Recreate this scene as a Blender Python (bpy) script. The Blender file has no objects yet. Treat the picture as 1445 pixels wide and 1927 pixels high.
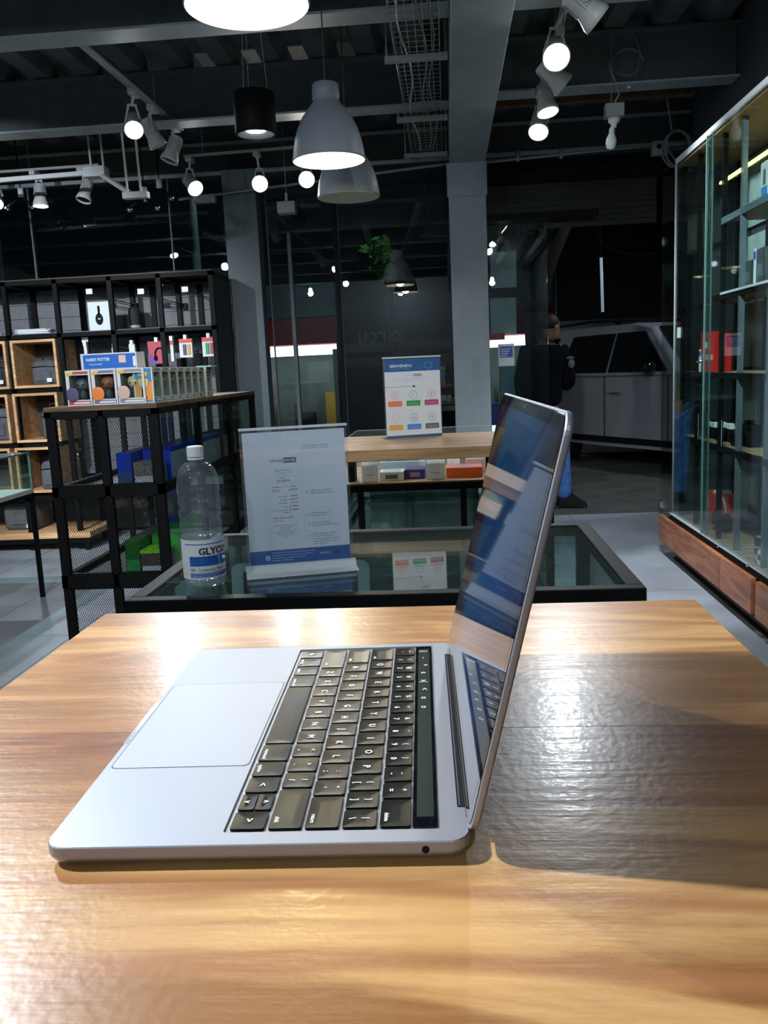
import bpy, bmesh, math, random
from mathutils import Matrix, Vector, Euler
random.seed(7)
PI = math.pi
C = bpy.context.scene.collection
SC = bpy.context.scene

# ------------------------------------------------------------------ camera
CZ = 1.30
FPX, PITCH, ROLL, YAW = 1611.1, 0.1644, -0.0459, 0.0801
_f = Vector((-math.sin(YAW)*math.cos(PITCH), math.cos(YAW)*math.cos(PITCH), -math.sin(PITCH)))
_r = Vector((math.cos(YAW), math.sin(YAW), 0)); _u = _r.cross(_f)
CR = math.cos(ROLL)*_r + math.sin(ROLL)*_u
CU = -math.sin(ROLL)*_r + math.cos(ROLL)*_u
cam_d = bpy.data.cameras.new('camera'); cam = bpy.data.objects.new('camera', cam_d); C.objects.link(cam)
cam.matrix_world = Matrix(((CR.x, CU.x, -_f.x, 0), (CR.y, CU.y, -_f.y, 0), (CR.z, CU.z, -_f.z, CZ), (0, 0, 0, 1)))
cam_d.sensor_fit = 'HORIZONTAL'; cam_d.sensor_width = 36; cam_d.lens = FPX*36/1445
cam_d.clip_start = 0.02; cam_d.clip_end = 200
SC.camera = cam

def at(px, py, Y=None, X=None, Z=None):
    """point of the photograph on a known plane of the shop, in metres"""
    d = CR*((px-722.5)/FPX) + CU*((963.5-py)/FPX) + _f
    t = Y/d.y if Y is not None else X/d.x if X is not None else (Z-CZ)/d.z
    return Vector((d.x*t, d.y*t, d.z*t+CZ))

# ------------------------------------------------------------------ world, exposure
w = bpy.data.worlds.new('night'); SC.world = w; w.use_nodes = True
bg = w.node_tree.nodes['Background']; bg.inputs[0].default_value = (0.006, 0.009, 0.013, 1); bg.inputs[1].default_value = 1.0
SC.view_settings.view_transform = 'Standard'; SC.view_settings.look = 'None'
SC.view_settings.gamma = 1; SC.view_settings.use_curve_mapping = False
SC.view_settings.exposure = 0.48
SC.cycles.max_bounces = 10; SC.cycles.transparent_max_bounces = 24; SC.cycles.glossy_bounces = 5
SC.cycles.diffuse_bounces = 4; SC.cycles.sample_clamp_indirect = 4.0; SC.cycles.sample_clamp_direct = 0
SC.cycles.caustics_reflective = False; SC.cycles.caustics_refractive = False
SPOT_W, PEND_W = 90.0, 6.0           # power of a track spot and of a pendant bulb
COOL, WARM = (0.86, 0.94, 1.0), (1.0, 0.86, 0.58)

# ------------------------------------------------------------------ mesh builder
class MB:
    def __init__(s): s.v, s.f, s.m, s.s = [], [], [], []
    def add(s, vs, fs, mat=0, M=None, smooth=False):
        o = len(s.v)
        for p in vs:
            p = Vector(p)
            s.v.append(M @ p if M else p)
        for f in fs: s.f.append([i+o for i in f]); s.m.append(mat); s.s.append(smooth)
        return s
    def box(s, x0, x1, y0, y1, z0, z1, mat=0, M=None):
        vs = [(x, y, z) for z in (z0, z1) for y in (y0, y1) for x in (x0, x1)]
        return s.add(vs, [(0, 2, 3, 1), (4, 5, 7, 6), (0, 1, 5, 4), (2, 6, 7, 3), (0, 4, 6, 2), (1, 3, 7, 5)], mat, M)
    def loops(s, L, mat=0, M=None, smooth=False, cap0=True, cap1=True):
        n = len(L[0]); vs = [p for l in L for p in l]; fs = []
        for k in range(len(L)-1):
            for i in range(n):
                j = (i+1) % n; fs.append((k*n+i, k*n+j, (k+1)*n+j, (k+1)*n+i))
        s.add(vs, fs, mat, M, smooth)
        o = len(s.v)-len(vs)
        if cap0: s.f.append([o+i for i in range(n)][::-1]); s.m.append(mat); s.s.append(False)
        if cap1: s.f.append([o+(len(L)-1)*n+i for i in range(n)]); s.m.append(mat); s.s.append(False)
        return s
    def rprism(s, x0, x1, y0, y1, r, zs, mat=0, M=None, n=5, cap0=True, cap1=True):
        """rounded rectangle extruded through zs = [(z, inset), ...]"""
        L = []
        for z, ins in zs: L.append([(x, y, z) for x, y in rrect(x0+ins, x1-ins, y0+ins, y1-ins, max(r-ins, 1e-4), n)])
        return s.loops(L, mat, M, False, cap0, cap1)
    def cyl(s, p0, p1, r0, r1=None, n=12, mat=0, M=None, smooth=True, caps=True):
        p0, p1 = Vector(p0), Vector(p1); r1 = r0 if r1 is None else r1
        a = (p1-p0).normalized(); b = a.orthogonal().normalized(); c = a.cross(b)
        L = [[p+(b*math.cos(2*PI*i/n)+c*math.sin(2*PI*i/n))*r for i in range(n)] for p, r in ((p0, r0), (p1, r1))]
        return s.loops(L, mat, M, smooth, caps, caps)
    def tube(s, pts, r, n=6, mat=0, M=None):
        pts = [Vector(p) for p in pts]; L = []; b = None
        for i, p in enumerate(pts):
            a = (pts[min(i+1, len(pts)-1)]-pts[max(i-1, 0)]).normalized()
            b = a.orthogonal().normalized() if b is None else (b-a*b.dot(a)).normalized()
            c = a.cross(b); L.append([p+(b*math.cos(2*PI*k/n)+c*math.sin(2*PI*k/n))*r for k in range(n)])
        return s.loops(L, mat, M, True)
    def bar(s, p0, p1, w=0.02, mat=0, M=None, h=None):
        """square bar between two points"""
        p0, p1 = Vector(p0), Vector(p1); h = h or w; a = (p1-p0).normalized()
        up = Vector((0, 0, 1)) if abs(a.z) < .9 else Vector((0, 1, 0))
        b = a.cross(up).normalized(); c = b.cross(a)
        L = [[p+b*sx*w/2+c*sy*h/2 for sx, sy in ((-1, -1), (1, -1), (1, 1), (-1, 1))] for p in (p0, p1)]
        return s.loops(L, mat, M)
    def lathe(s, prof, n=24, mat=0, M=None, smooth=True, cap0=False, cap1=False):
        L = [[(r*math.cos(2*PI*i/n), r*math.sin(2*PI*i/n), z) for i in range(n)] for r, z in prof]
        return s.loops(L, mat, M, smooth, cap0, cap1)
    def ell(s, c, r, n=12, mat=0, M=None):
        if not hasattr(r, '__len__'): r = (r, r, r)
        m = max(4, n//2); prof = []
        L = [[(c[0]+r[0]*math.sin(PI*k/m)*math.cos(2*PI*i/n), c[1]+r[1]*math.sin(PI*k/m)*math.sin(2*PI*i/n), c[2]-r[2]*math.cos(PI*k/m)) for i in range(n)] for k in range(1, m)]
        return s.loops(L, mat, M, True)
    def poly(s, pts, mat=0, M=None): return s.add(pts, [list(range(len(pts)))], mat, M)
    def rect(s, x0, x1, y0, y1, z=0, mat=0, M=None): return s.add([(x0, y0, z), (x1, y0, z), (x1, y1, z), (x0, y1, z)], [(0, 1, 2, 3)], mat, M)
    def text(s, t, size, x=0, y=0, z=0, mat=0, M=None, align='LEFT', warp=None, sx=1.0, bold=0.0):
        vs, fs = glyphs(t, align, bold)
        q = [(x+a*size*sx, y+b*size, z) for a, b, _ in vs]
        if warp: q = [warp(p) for p in q]
        return s.add(q, fs, mat, M)
    def build(s, name, mats, parent=None, bevel=0, seg=2, kind=None, label=None):
        me = bpy.data.meshes.new(name); me.from_pydata([tuple(p) for p in s.v], [], s.f)
        if not isinstance(mats, (list, tuple)): mats = [mats]
        for m in mats: me.materials.append(m)
        me.polygons.foreach_set('material_index', s.m); me.polygons.foreach_set('use_smooth', s.s); me.update()
        o = bpy.data.objects.new(name, me); C.objects.link(o)
        if parent is not None: o.parent = parent
        if bevel:
            b = o.modifiers.new('bevel', 'BEVEL'); b.width = bevel; b.segments = seg; b.limit_method = 'ANGLE'
        if kind: o['kind'] = kind
        if label: o['label'] = label
        return o

def rrect(x0, x1, y0, y1, r, n=5):
    P = []
    for cx, cy, a0 in ((x1-r, y1-r, 0), (x0+r, y1-r, PI/2), (x0+r, y0+r, PI), (x1-r, y0+r, 1.5*PI)):
        for k in range(n+1):
            a = a0+PI/2*k/n; P.append((cx+r*math.cos(a), cy+r*math.sin(a)))
    return P

_G = {}
def glyphs(t, align='LEFT', bold=0.0):
    k = (t, align, bold)
    if k not in _G:
        cu = bpy.data.curves.new('t', 'FONT'); cu.body = t; cu.align_x = align; cu.size = 1; cu.resolution_u = 2; cu.offset = bold
        o = bpy.data.objects.new('t', cu); me = bpy.data.meshes.new_from_object(o)
        _G[k] = ([tuple(v.co) for v in me.vertices], [list(p.vertices) for p in me.polygons])
        bpy.data.objects.remove(o); bpy.data.curves.remove(cu); bpy.data.meshes.remove(me)
    return _G[k]

def fr(o, x, y=None):
    """matrix with origin o, local x axis x, local y axis y"""
    x = Vector(x).normalized(); y = Vector(y or (0, 0, 1)); y = (y-x*y.dot(x)).normalized(); z = x.cross(y)
    return Matrix(((x.x, y.x, z.x, o[0]), (x.y, y.y, z.y, o[1]), (x.z, y.z, z.z, o[2]), (0, 0, 0, 1)))
T = lambda x, y, z: Matrix.Translation((x, y, z))
RZ = lambda a: Matrix.Rotation(a, 4, 'Z')
RX = lambda a: Matrix.Rotation(a, 4, 'X')
RY = lambda a: Matrix.Rotation(a, 4, 'Y')

def thing(name, label, cat, loc=(0, 0, 0), rz=0, group=None):
    o = bpy.data.objects.new(name, None); C.objects.link(o); o.empty_display_size = .05
    o.location = loc; o.rotation_euler = (0, 0, rz); o['label'] = label; o['category'] = cat
    if group: o['group'] = group
    return o
def tag(o, label, cat, group=None):
    o['label'] = label; o['category'] = cat
    if group: o['group'] = group
    return o
def struct(o): o['kind'] = 'structure'; return o
def dup(root, loc, rz=None, label=None):
    r = root.copy(); C.objects.link(r); r.location = loc
    if rz is not None: r.rotation_euler = (0, 0, rz)
    if label: r['label'] = label
    for ch in list(root.children):
        c = ch.copy(); C.objects.link(c); c.parent = r
        for g in list(ch.children):
            d = g.copy(); C.objects.link(d); d.parent = c
    return r

# ------------------------------------------------------------------ materials
def newmat(name):
    m = bpy.data.materials.new(name); m.use_nodes = True; nt = m.node_tree
    return m, nt, nt.nodes['Principled BSDF']
def mat(name, col, rough=0.5, metal=0, spec=0.5, noise=0, nscale=30, bump=0, bscale=200, emit=None, es=0, coat=0, rvar=0):
    m, nt, b = newmat(name)
    b.inputs['Base Color'].default_value = (*col, 1); b.inputs['Roughness'].default_value = rough
    b.inputs['Metallic'].default_value = metal; b.inputs['Specular IOR Level'].default_value = spec
    b.inputs['Coat Weight'].default_value = coat; b.inputs['Coat Roughness'].default_value = .05
    if emit: b.inputs['Emission Color'].default_value = (*emit, 1); b.inputs['Emission Strength'].default_value = es
    if noise or bump or rvar:
        tc = nt.nodes.new('ShaderNodeTexCoord')
    if noise or rvar:
        n = nt.nodes.new('ShaderNodeTexNoise'); n.inputs['Scale'].default_value = nscale; n.inputs['Detail'].default_value = 5
        nt.links.new(tc.outputs['Object'], n.inputs['Vector'])
    if noise:
        r = nt.nodes.new('ShaderNodeValToRGB'); r.color_ramp.elements[0].position = .3; r.color_ramp.elements[1].position = .7
        r.color_ramp.elements[0].color = (*[max(0, c*(1-noise)) for c in col], 1)
        r.color_ramp.elements[1].color = (*[min(1, c*(1+noise)) for c in col], 1)
        nt.links.new(n.outputs[0], r.inputs[0]); nt.links.new(r.outputs[0], b.inputs['Base Color'])
    if rvar:
        mr = nt.nodes.new('ShaderNodeMapRange'); mr.inputs[1].default_value = .3; mr.inputs[2].default_value = .7
        mr.inputs[3].default_value = max(0, rough-rvar); mr.inputs[4].default_value = rough+rvar
        nt.links.new(n.outputs[0], mr.inputs[0]); nt.links.new(mr.outputs[0], b.inputs['Roughness'])
    if bump:
        n2 = nt.nodes.new('ShaderNodeTexNoise'); n2.inputs['Scale'].default_value = bscale; n2.inputs['Detail'].default_value = 3
        bp = nt.nodes.new('ShaderNodeBump'); bp.inputs['Strength'].default_value = bump; bp.inputs['Distance'].default_value = .002
        nt.links.new(tc.outputs['Object'], n2.inputs['Vector']); nt.links.new(n2.outputs[0], bp.inputs['Height']); nt.links.new(bp.outputs[0], b.inputs['Normal'])
    return m
def emat(name, col, s):
    m, nt, b = newmat(name); nt.nodes.remove(b); e = nt.nodes.new('ShaderNodeEmission')
    e.inputs[0].default_value = (*col, 1); e.inputs[1].default_value = s
    nt.links.new(e.outputs[0], nt.nodes['Material Output'].inputs[0]); return m
def glassmat(name, tint=(.9, .97, .95), rough=0.0, f0=0.04, film=0.0, filmcol=(.8, .9, .9)):
    """thin pane: clear transmission plus mirror reflection that grows towards grazing angles"""
    m, nt, b = newmat(name); nt.nodes.remove(b); N = nt.nodes; Lk = nt.links.new
    tr = N.new('ShaderNodeBsdfTransparent'); tr.inputs[0].default_value = (*tint, 1)
    gl = N.new('ShaderNodeBsdfGlossy'); gl.inputs['Roughness'].default_value = rough; gl.inputs[0].default_value = (1, 1, 1, 1)
    lw = N.new('ShaderNodeLayerWeight'); lw.inputs[0].default_value = .5
    pw = N.new('ShaderNodeMath'); pw.operation = 'POWER'; pw.inputs[1].default_value = 5; Lk(lw.outputs['Facing'], pw.inputs[0])
    ma = N.new('ShaderNodeMath'); ma.operation = 'MULTIPLY_ADD'; ma.inputs[1].default_value = 1-f0; ma.inputs[2].default_value = f0; Lk(pw.outputs[0], ma.inputs[0])
    mx = N.new('ShaderNodeMixShader'); Lk(ma.outputs[0], mx.inputs[0]); Lk(tr.outputs[0], mx.inputs[1]); Lk(gl.outputs[0], mx.inputs[2])
    out = mx
    if film:
        df = N.new('ShaderNodeBsdfDiffuse'); df.inputs[0].default_value = (*filmcol, 1)
        m2 = N.new('ShaderNodeMixShader'); m2.inputs[0].default_value = film; Lk(mx.outputs[0], m2.inputs[1]); Lk(df.outputs[0], m2.inputs[2]); out = m2
    Lk(out.outputs[0], N['Material Output'].inputs[0]); return m
def wood(name, light, dark, rough=0.35, scale=1.0, stretch=(1.2, 14, 14), bump=.15, coat=0.0, ring=0.5, speck=0.5, table=False):
    m, nt, b = newmat(name); N = nt.nodes; Lk = nt.links.new
    tc = N.new('ShaderNodeTexCoord'); oi = N.new('ShaderNodeObjectInfo')
    off = N.new('ShaderNodeVectorMath'); off.operation = 'SCALE'; off.inputs[0].default_value = (13, 7, 5); Lk(oi.outputs['Random'], off.inputs['Scale'])
    ad = N.new('ShaderNodeVectorMath'); Lk(tc.outputs['Object'], ad.inputs[0]); Lk(off.outputs[0], ad.inputs[1])
    mp = N.new('ShaderNodeMapping'); mp.inputs['Scale'].default_value = tuple(scale*k for k in stretch); Lk(ad.outputs[0], mp.inputs[0])
    n1 = N.new('ShaderNodeTexNoise'); n1.inputs['Scale'].default_value = 1.0; n1.inputs['Detail'].default_value = 6; n1.inputs['Roughness'].default_value = .6; n1.inputs['Distortion'].default_value = .9
    Lk(mp.outputs[0], n1.inputs[0])
    mp2 = N.new('ShaderNodeMapping'); mp2.inputs['Scale'].default_value = tuple(scale*k for k in (stretch[0]*6, stretch[1]*14, stretch[2]*14)); Lk(ad.outputs[0], mp2.inputs[0])
    n2 = N.new('ShaderNodeTexNoise'); n2.inputs['Scale'].default_value = 1.0; n2.inputs['Detail'].default_value = 4; Lk(mp2.outputs[0], n2.inputs[0])
    wv = N.new('ShaderNodeMath'); wv.operation = 'MULTIPLY'; wv.inputs[1].default_value = 22*ring; Lk(n1.outputs[0], wv.inputs[0])
    sn = N.new('ShaderNodeMath'); sn.operation = 'SINE'; Lk(wv.outputs[0], sn.inputs[0])
    m1 = N.new('ShaderNodeMath'); m1.operation = 'MULTIPLY_ADD'; m1.inputs[1].default_value = .13; Lk(sn.outputs[0], m1.inputs[0]); Lk(n1.outputs[0], m1.inputs[2])
    m2 = N.new('ShaderNodeMath'); m2.operation = 'MULTIPLY_ADD'; m2.inputs[1].default_value = .35*speck; Lk(n2.outputs[0], m2.inputs[0]); Lk(m1.outputs[0], m2.inputs[2])
    cr = N.new('ShaderNodeValToRGB'); e = cr.color_ramp.elements; e[0].position = .46 if table else .38; e[1].position = .80 if table else .82
    e[0].color = (*dark, 1); e[1].color = (*light, 1)
    k = e.new(.61 if table else .56); k.color = (*[(a*.62+b_*.38) for a, b_ in zip(light, dark)], 1)
    Lk(m2.outputs[0], cr.inputs[0]); Lk(cr.outputs[0], b.inputs['Base Color'])
    if table:   # cathedral grain lines, and the redder heartwood strip along the joint of the boards
        mw_ = N.new('ShaderNodeMapping'); mw_.inputs['Scale'].default_value = (.55, 1.5, 1.5); Lk(ad.outputs[0], mw_.inputs[0])
        wt = N.new('ShaderNodeTexWave'); wt.bands_direction = 'Y'; wt.inputs['Scale'].default_value = 3.2; wt.inputs['Distortion'].default_value = 11; wt.inputs['Detail'].default_value = 2.5; wt.inputs['Detail Scale'].default_value = .55
        Lk(mw_.outputs[0], wt.inputs['Vector'])
        mr = N.new('ShaderNodeMapRange'); mr.inputs[1].default_value = .0; mr.inputs[2].default_value = .20; mr.inputs[3].default_value = .85; mr.inputs[4].default_value = 0; Lk(wt.outputs['Fac'], mr.inputs[0])
        mxa = N.new('ShaderNodeMix'); mxa.data_type = 'RGBA'; mxa.inputs['B'].default_value = (.33, .135, .05, 1); Lk(mr.outputs[0], mxa.inputs['Factor']); Lk(cr.outputs[0], mxa.inputs['A'])
        sp = N.new('ShaderNodeSeparateXYZ'); Lk(tc.outputs['Object'], sp.inputs[0])
        na = N.new('ShaderNodeMath'); na.operation = 'MULTIPLY_ADD'; na.inputs[1].default_value = .16; Lk(n1.outputs[0], na.inputs[0]); Lk(sp.outputs['Y'], na.inputs[2])
        ma = N.new('ShaderNodeMapRange'); ma.inputs[1].default_value = .185; ma.inputs[2].default_value = .245; ma.inputs[3].default_value = 0; ma.inputs[4].default_value = 1; Lk(na.outputs[0], ma.inputs[0])
        lt = N.new('ShaderNodeMath'); lt.operation = 'LESS_THAN'; lt.inputs[1].default_value = .1912; Lk(sp.outputs['Y'], lt.inputs[0])
        mm = N.new('ShaderNodeMath'); mm.operation = 'MULTIPLY'; Lk(ma.outputs[0], mm.inputs[0]); Lk(lt.outputs[0], mm.inputs[1])
        mxb = N.new('ShaderNodeMix'); mxb.data_type = 'RGBA'; mxb.blend_type = 'MULTIPLY'; mxb.inputs['B'].default_value = (.55, .36, .27, 1); Lk(mm.outputs[0], mxb.inputs['Factor']); Lk(mxa.outputs['Result'], mxb.inputs['A'])
        Lk(mxb.outputs['Result'], b.inputs['Base Color'])
    b.inputs['Roughness'].default_value = rough; b.inputs['Coat Weight'].default_value = coat; b.inputs['Coat Roughness'].default_value = .12
    bp = N.new('ShaderNodeBump'); bp.inputs['Strength'].default_value = bump; bp.inputs['Distance'].default_value = .0015
    n3 = N.new('ShaderNodeTexNoise'); n3.inputs['Scale'].default_value = 170; n3.inputs['Detail'].default_value = 2; Lk(ad.outputs[0], n3.inputs[0])
    hs = N.new('ShaderNodeMath'); hs.operation = 'MULTIPLY_ADD'; hs.inputs[1].default_value = .5; Lk(n3.outputs[0], hs.inputs[0]); Lk(n2.outputs[0], hs.inputs[2])
    Lk(hs.outputs[0], bp.inputs['Height']); Lk(bp.outputs[0], b.inputs['Normal']); Lk(bp.outputs[0], b.inputs['Coat Normal'])
    return m

K = {}
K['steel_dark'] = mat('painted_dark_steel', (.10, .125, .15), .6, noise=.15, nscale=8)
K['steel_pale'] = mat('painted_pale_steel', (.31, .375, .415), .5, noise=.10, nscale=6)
K['deck'] = mat('galvanised_deck', (.085, .105, .12), .55, noise=.3, nscale=4)
K['wall_navy'] = mat('navy_paint', (.045, .058, .078), .65, noise=.12, nscale=5)
K['wall_dark'] = mat('charcoal_paint', (.055, .065, .07), .7, noise=.15, nscale=5)
K['black'] = mat('black_steel', (.0045, .005, .0055), .5, spec=.10)
K['black_matt'] = mat('black_matt', (.008, .008, .010), .75, spec=.15)
K['white_metal'] = mat('white_enamel', (.62, .64, .66), .4)
K['grey_metal'] = mat('grey_enamel', (.34, .36, .38), .45)
K['pend_grey'] = mat('pendant_grey', (.28, .32, .38), .42)
K['tile'] = mat('slate_tile', (.27, .30, .345), .42, noise=.22, nscale=2.2, bump=.15, bscale=40, rvar=.12)
K['grout'] = mat('grout', (.06, .065, .07), .9)
K['table_wood'] = wood('varnished_table_wood', (.60, .335, .13), (.26, .11, .034), .33, .9, (1.6, 9, 9), .26, .12, .45, .8, True)
K['counter_wood'] = wood('counter_wood', (.50, .30, .14), (.26, .135, .05), .4, 1.2, bump=.12, coat=.15)
K['cube_wood'] = wood('crate_wood', (.80, .50, .26), (.55, .30, .14), .5, 1.5, bump=.1)
K['red_wood'] = wood('reddish_drawer_wood', (.46, .17, .07), (.24, .075, .03), .4, 1.5, (14, 1.4, 14), .12, .1)
K['shelf_wood'] = wood('shelf_wood', (.40, .27, .15), (.20, .12, .06), .5, 2)
K['glass'] = glassmat('clear_glass')
K['glass_green'] = glassmat('greenish_glass', (.86, .94, .92), f0=.045)
K['glass_front'] = glassmat('storefront_glass', (.74, .83, .82), f0=.05)
K['glass_case'] = glassmat('case_top_glass', (.82, .93, .92), f0=.07, film=.03, filmcol=(.5, .65, .65))
K['glass_edge'] = mat('glass_edge', (.09, .19, .175), .25, spec=.5)
K['acrylic'] = glassmat('acrylic', (.95, .97, .99), f0=.04, film=.015, filmcol=(.9, .95, 1))
K['acrylic_white'] = glassmat('frosted_acrylic', (.9, .95, 1), f0=.08, film=.5, filmcol=(.95, .98, 1))
K['pet'] = glassmat('clear_plastic', (.92, .95, .96), .04, f0=.07, film=.07, filmcol=(.7, .8, .85))
K['paper'] = mat('white_paper', (.72, .76, .82), .6)
K['paper_cool'] = mat('white_card', (.72, .78, .80), .6)
K['ink'] = mat('dark_ink', (.03, .035, .05), .6)
K['ink_grey'] = mat('grey_ink', (.22, .26, .32), .6)
K['ink_pale'] = mat('pale_ink', (.45, .52, .60), .6)
K['blue'] = mat('print_blue', (.012, .10, .36), .5)
K['navy'] = mat('print_navy', (.02, .07, .22), .5)
K['orange'] = mat('print_orange', (.85, .20, .05), .5)
K['green'] = mat('print_green', (.02, .33, .09), .5)
K['magenta'] = mat('print_magenta', (.50, .05, .17), .5)
K['yellow'] = mat('print_yellow', (.75, .45, .06), .5)
K['sky'] = mat('print_sky_blue', (.05, .27, .68), .5)
K['grey'] = mat('print_grey', (.13, .14, .17), .5)
K['alu'] = mat('space_grey_aluminium', (.33, .35, .41), .46, metal=.7, bump=.03, bscale=3000)
K['alu_light'] = mat('polished_aluminium_edge', (.55, .57, .60), .25, metal=1)
K['key'] = mat('key_black', (.006, .007, .008), .26, spec=.10)
K['legend'] = mat('key_legend', (.75, .78, .78), .5)
K['blackglass'] = mat('black_glass', (.004, .004, .006), .03, spec=.6)
K['rubber'] = mat('rubber', (.012, .012, .012), .6)
K['white_plastic'] = mat('white_plastic', (.80, .84, .86), .35)
K['red'] = mat('carton_red', (.70, .03, .03), .4)
K['game_blue'] = mat('translucent_blue_case', (.01, .05, .55), .25)
K['game_green'] = mat('translucent_green_case', (.05, .50, .04), .25)
K['game_white'] = mat('case_sleeve_pale', (.50, .58, .62), .4)
K['skin'] = mat('skin', (.32, .17, .11), .55)
K['hair'] = mat('hair', (.008, .007, .006), .6)
K['jacket'] = mat('black_jacket', (.004, .005, .008), .9, spec=.08)
K['jeans'] = mat('blue_jeans', (.05, .17, .48), .85, noise=.3, nscale=20)
K['carpaint'] = mat('silver_car_paint', (.46, .47, .54), .35, metal=.2)
K['carglass'] = mat('tinted_car_glass', (.004, .006, .006), .06, spec=.7)
K['road'] = mat('asphalt', (.05, .052, .05), .9, noise=.25, nscale=5)
K['pavement'] = mat('concrete_pavement', (.07, .073, .07), .85, noise=.3, nscale=3)
K['bark'] = mat('bark', (.009, .007, .006), .9, noise=.3, nscale=12)
K['leaf'] = mat('tree_leaf', (.05, .16, .03), .6)
K['cloth'] = mat('grey_cloth', (.09, .095, .11), .85, noise=.2, nscale=15)
K['cloth_dark'] = mat('dark_cloth', (.02, .02, .024), .8, noise=.2, nscale=15)
K['lens_on'] = emat('lit_spot_lens', (.90, .96, 1.0), 28)
K['lens_warm'] = emat('lit_warm_lens', (1.0, .96, .80), 28)
K['lens_off'] = mat('spot_reflector', (.5, .5, .5), .15, metal=1)
K['pend_in'] = mat('pendant_white_inside', (.9, .88, .80), .5)
K['bulb'] = emat('warm_bulb', (1.0, .88, .58), 30)
K['rust'] = mat('primer_brown', (.14, .09, .055), .8, noise=.3, nscale=10)
# ================================================================== structure
# ---- floor: large slate tiles on a dark bed
fl = struct(MB().box(-6.2, 2.2, -4.2, 7.35, -.06, -.006).build('floor', K['grout']))
ti = 0
tile_me = {}
for ix in range(14):
    for iy in range(20):
        x0, y0 = -6.2+ix*.6, -4.2+iy*.6
        if y0 < .6 or y0 > 7.2: continue
        x1, y1 = min(x0+.6, 2.2), min(y0+.6, 7.35)
        MB().box(x0+.002, x1-.002, y0+.002, y1-.002, -.006, random.choice((0, -.0006, -.001))).build('floor_tile', K['tile'], fl)
MB().box(-6.2, 2.2, -4.2, .596, -.006, 0).build('floor_panel', K['tile'], fl)
# ---- ceiling: corrugated steel deck, ribs run away from the camera
c = MB(); zc = 3.25; p = .30; x = -6.2; prof = []
while x < 2.2:
    prof += [(x, zc), (x+.12, zc), (x+.16, zc+.08), (x+.26, zc+.08)]; x += p
prof.append((2.2, zc))
vs = []; fs = []
for y in (-4.2, 7.2):
    vs += [(a, y, b) for a, b in prof]
for y in (7.2, -4.2): vs += [(a, y, b+.012) for a, b in prof]
n = len(prof)
for i in range(n-1):
    fs.append((i, i+1, n+i+1, n+i)); fs.append((2*n+i, 2*n+i+1, 3*n+i+1, 3*n+i))
    fs.append((i, 3*n+i, 3*n+i+1, i+1)); fs.append((n+i, n+i+1, 2*n+i+1, 2*n+i))
c.add(vs, fs)
struct(c.build('ceiling', K['deck']))
# ---- walls
struct(MB().box(1.80, 1.95, -4.2, 6.6, 0, 3.4).build('wall_right', K['wall_navy']))
struct(MB().box(-6.35, -6.2, -4.2, 7.35, 0, 3.4).build('wall_left', K['wall_dark']))
struct(MB().box(-6.35, 1.95, -4.35, -4.2, 0, 3.4).build('wall_back', mat('pale_back_wall', (.22, .25, .28), .7, noise=.1)))
wf = struct(MB().box(-6.2, 2.2, 7.25, 7.40, 2.93, 3.34).build('wall_front', K['wall_dark']))
MB().box(-6.2, 2.2, 7.22, 7.25, 3.16, 3.18).box(-6.2, 2.2, 7.235, 7.25, 2.93, 2.96).build('angle_iron', K['steel_pale'], wf)
struct(MB().box(1.95, 2.2, 6.5, 7.35, 0, 3.4).build('wall_corner', K['wall_dark']))
# ---- storefront glazing, seen from inside
def window(n, x0, x1, z0=0.02, z1=2.93, y=7.30, m='glass_front'):
    r = MB().box(x0, x1, y-.02, y+.02, 0, .02).build('window_%d' % n, K['black']); struct(r)
    MB().box(x0+.004, x1-.004, y-.005, y+.005, z0, z1).build('pane', K[m], r)
    MB().box(x0-.004, x0+.006, y-.012, y+.012, z0, z1).build('seam', K['steel_dark'], r)
    return r
xs = [-6.1, -4.65, -3.46, -2.26]
for i in range(3): window(i+1, xs[i], xs[i+1])
window(4, -2.26, -1.70)
w5 = window(5, -1.45, -.88)
MB().box(-.90, -.86, 7.26, 7.34, 0, 2.93).build('mullion', K['black'], w5)
MB().box(-1.285, -1.255, 7.27, 7.33, 0, 2.45).build('mullion', K['steel_dark'], w5)
w6 = window(6, -.86, .06)
d1 = struct(MB().box(.35, 1.25, 7.28, 7.32, 2.45, 2.50).build('door_1', K['black']))
MB().box(.36, .84, 7.295, 7.305, .02, 2.45).build('pane', K['glass_front'], d1)
# ---- door leaf standing open beside the right cabinet
d2 = struct(MB().box(1.745, 1.775, 6.62, 6.66, 0, 2.75).build('door_2', K['steel_dark']))
MB().box(1.752, 1.762, 6.66, 7.28, .05, 2.75).build('pane', K['glass_green'], d2)
MB().box(1.738, 1.776, 7.24, 7.30, .02, .11).build('pivot_clamp', K['lens_off'], d2)
# faint mirrored letters stuck on the outside of the shop window
o = at(690, 645, Y=7.31)
tl = MB().text('circu', .19, M=fr((o.x+.30, 7.308, o.z), (-1, 0, 0), (0, 0, 1))).build('window_lettering', mat('vinyl_letter', (.035, .045, .045), .6))
tag(tl, 'faint dark letters seen mirrored on the shop window left of the grey column', 'lettering')
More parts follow.
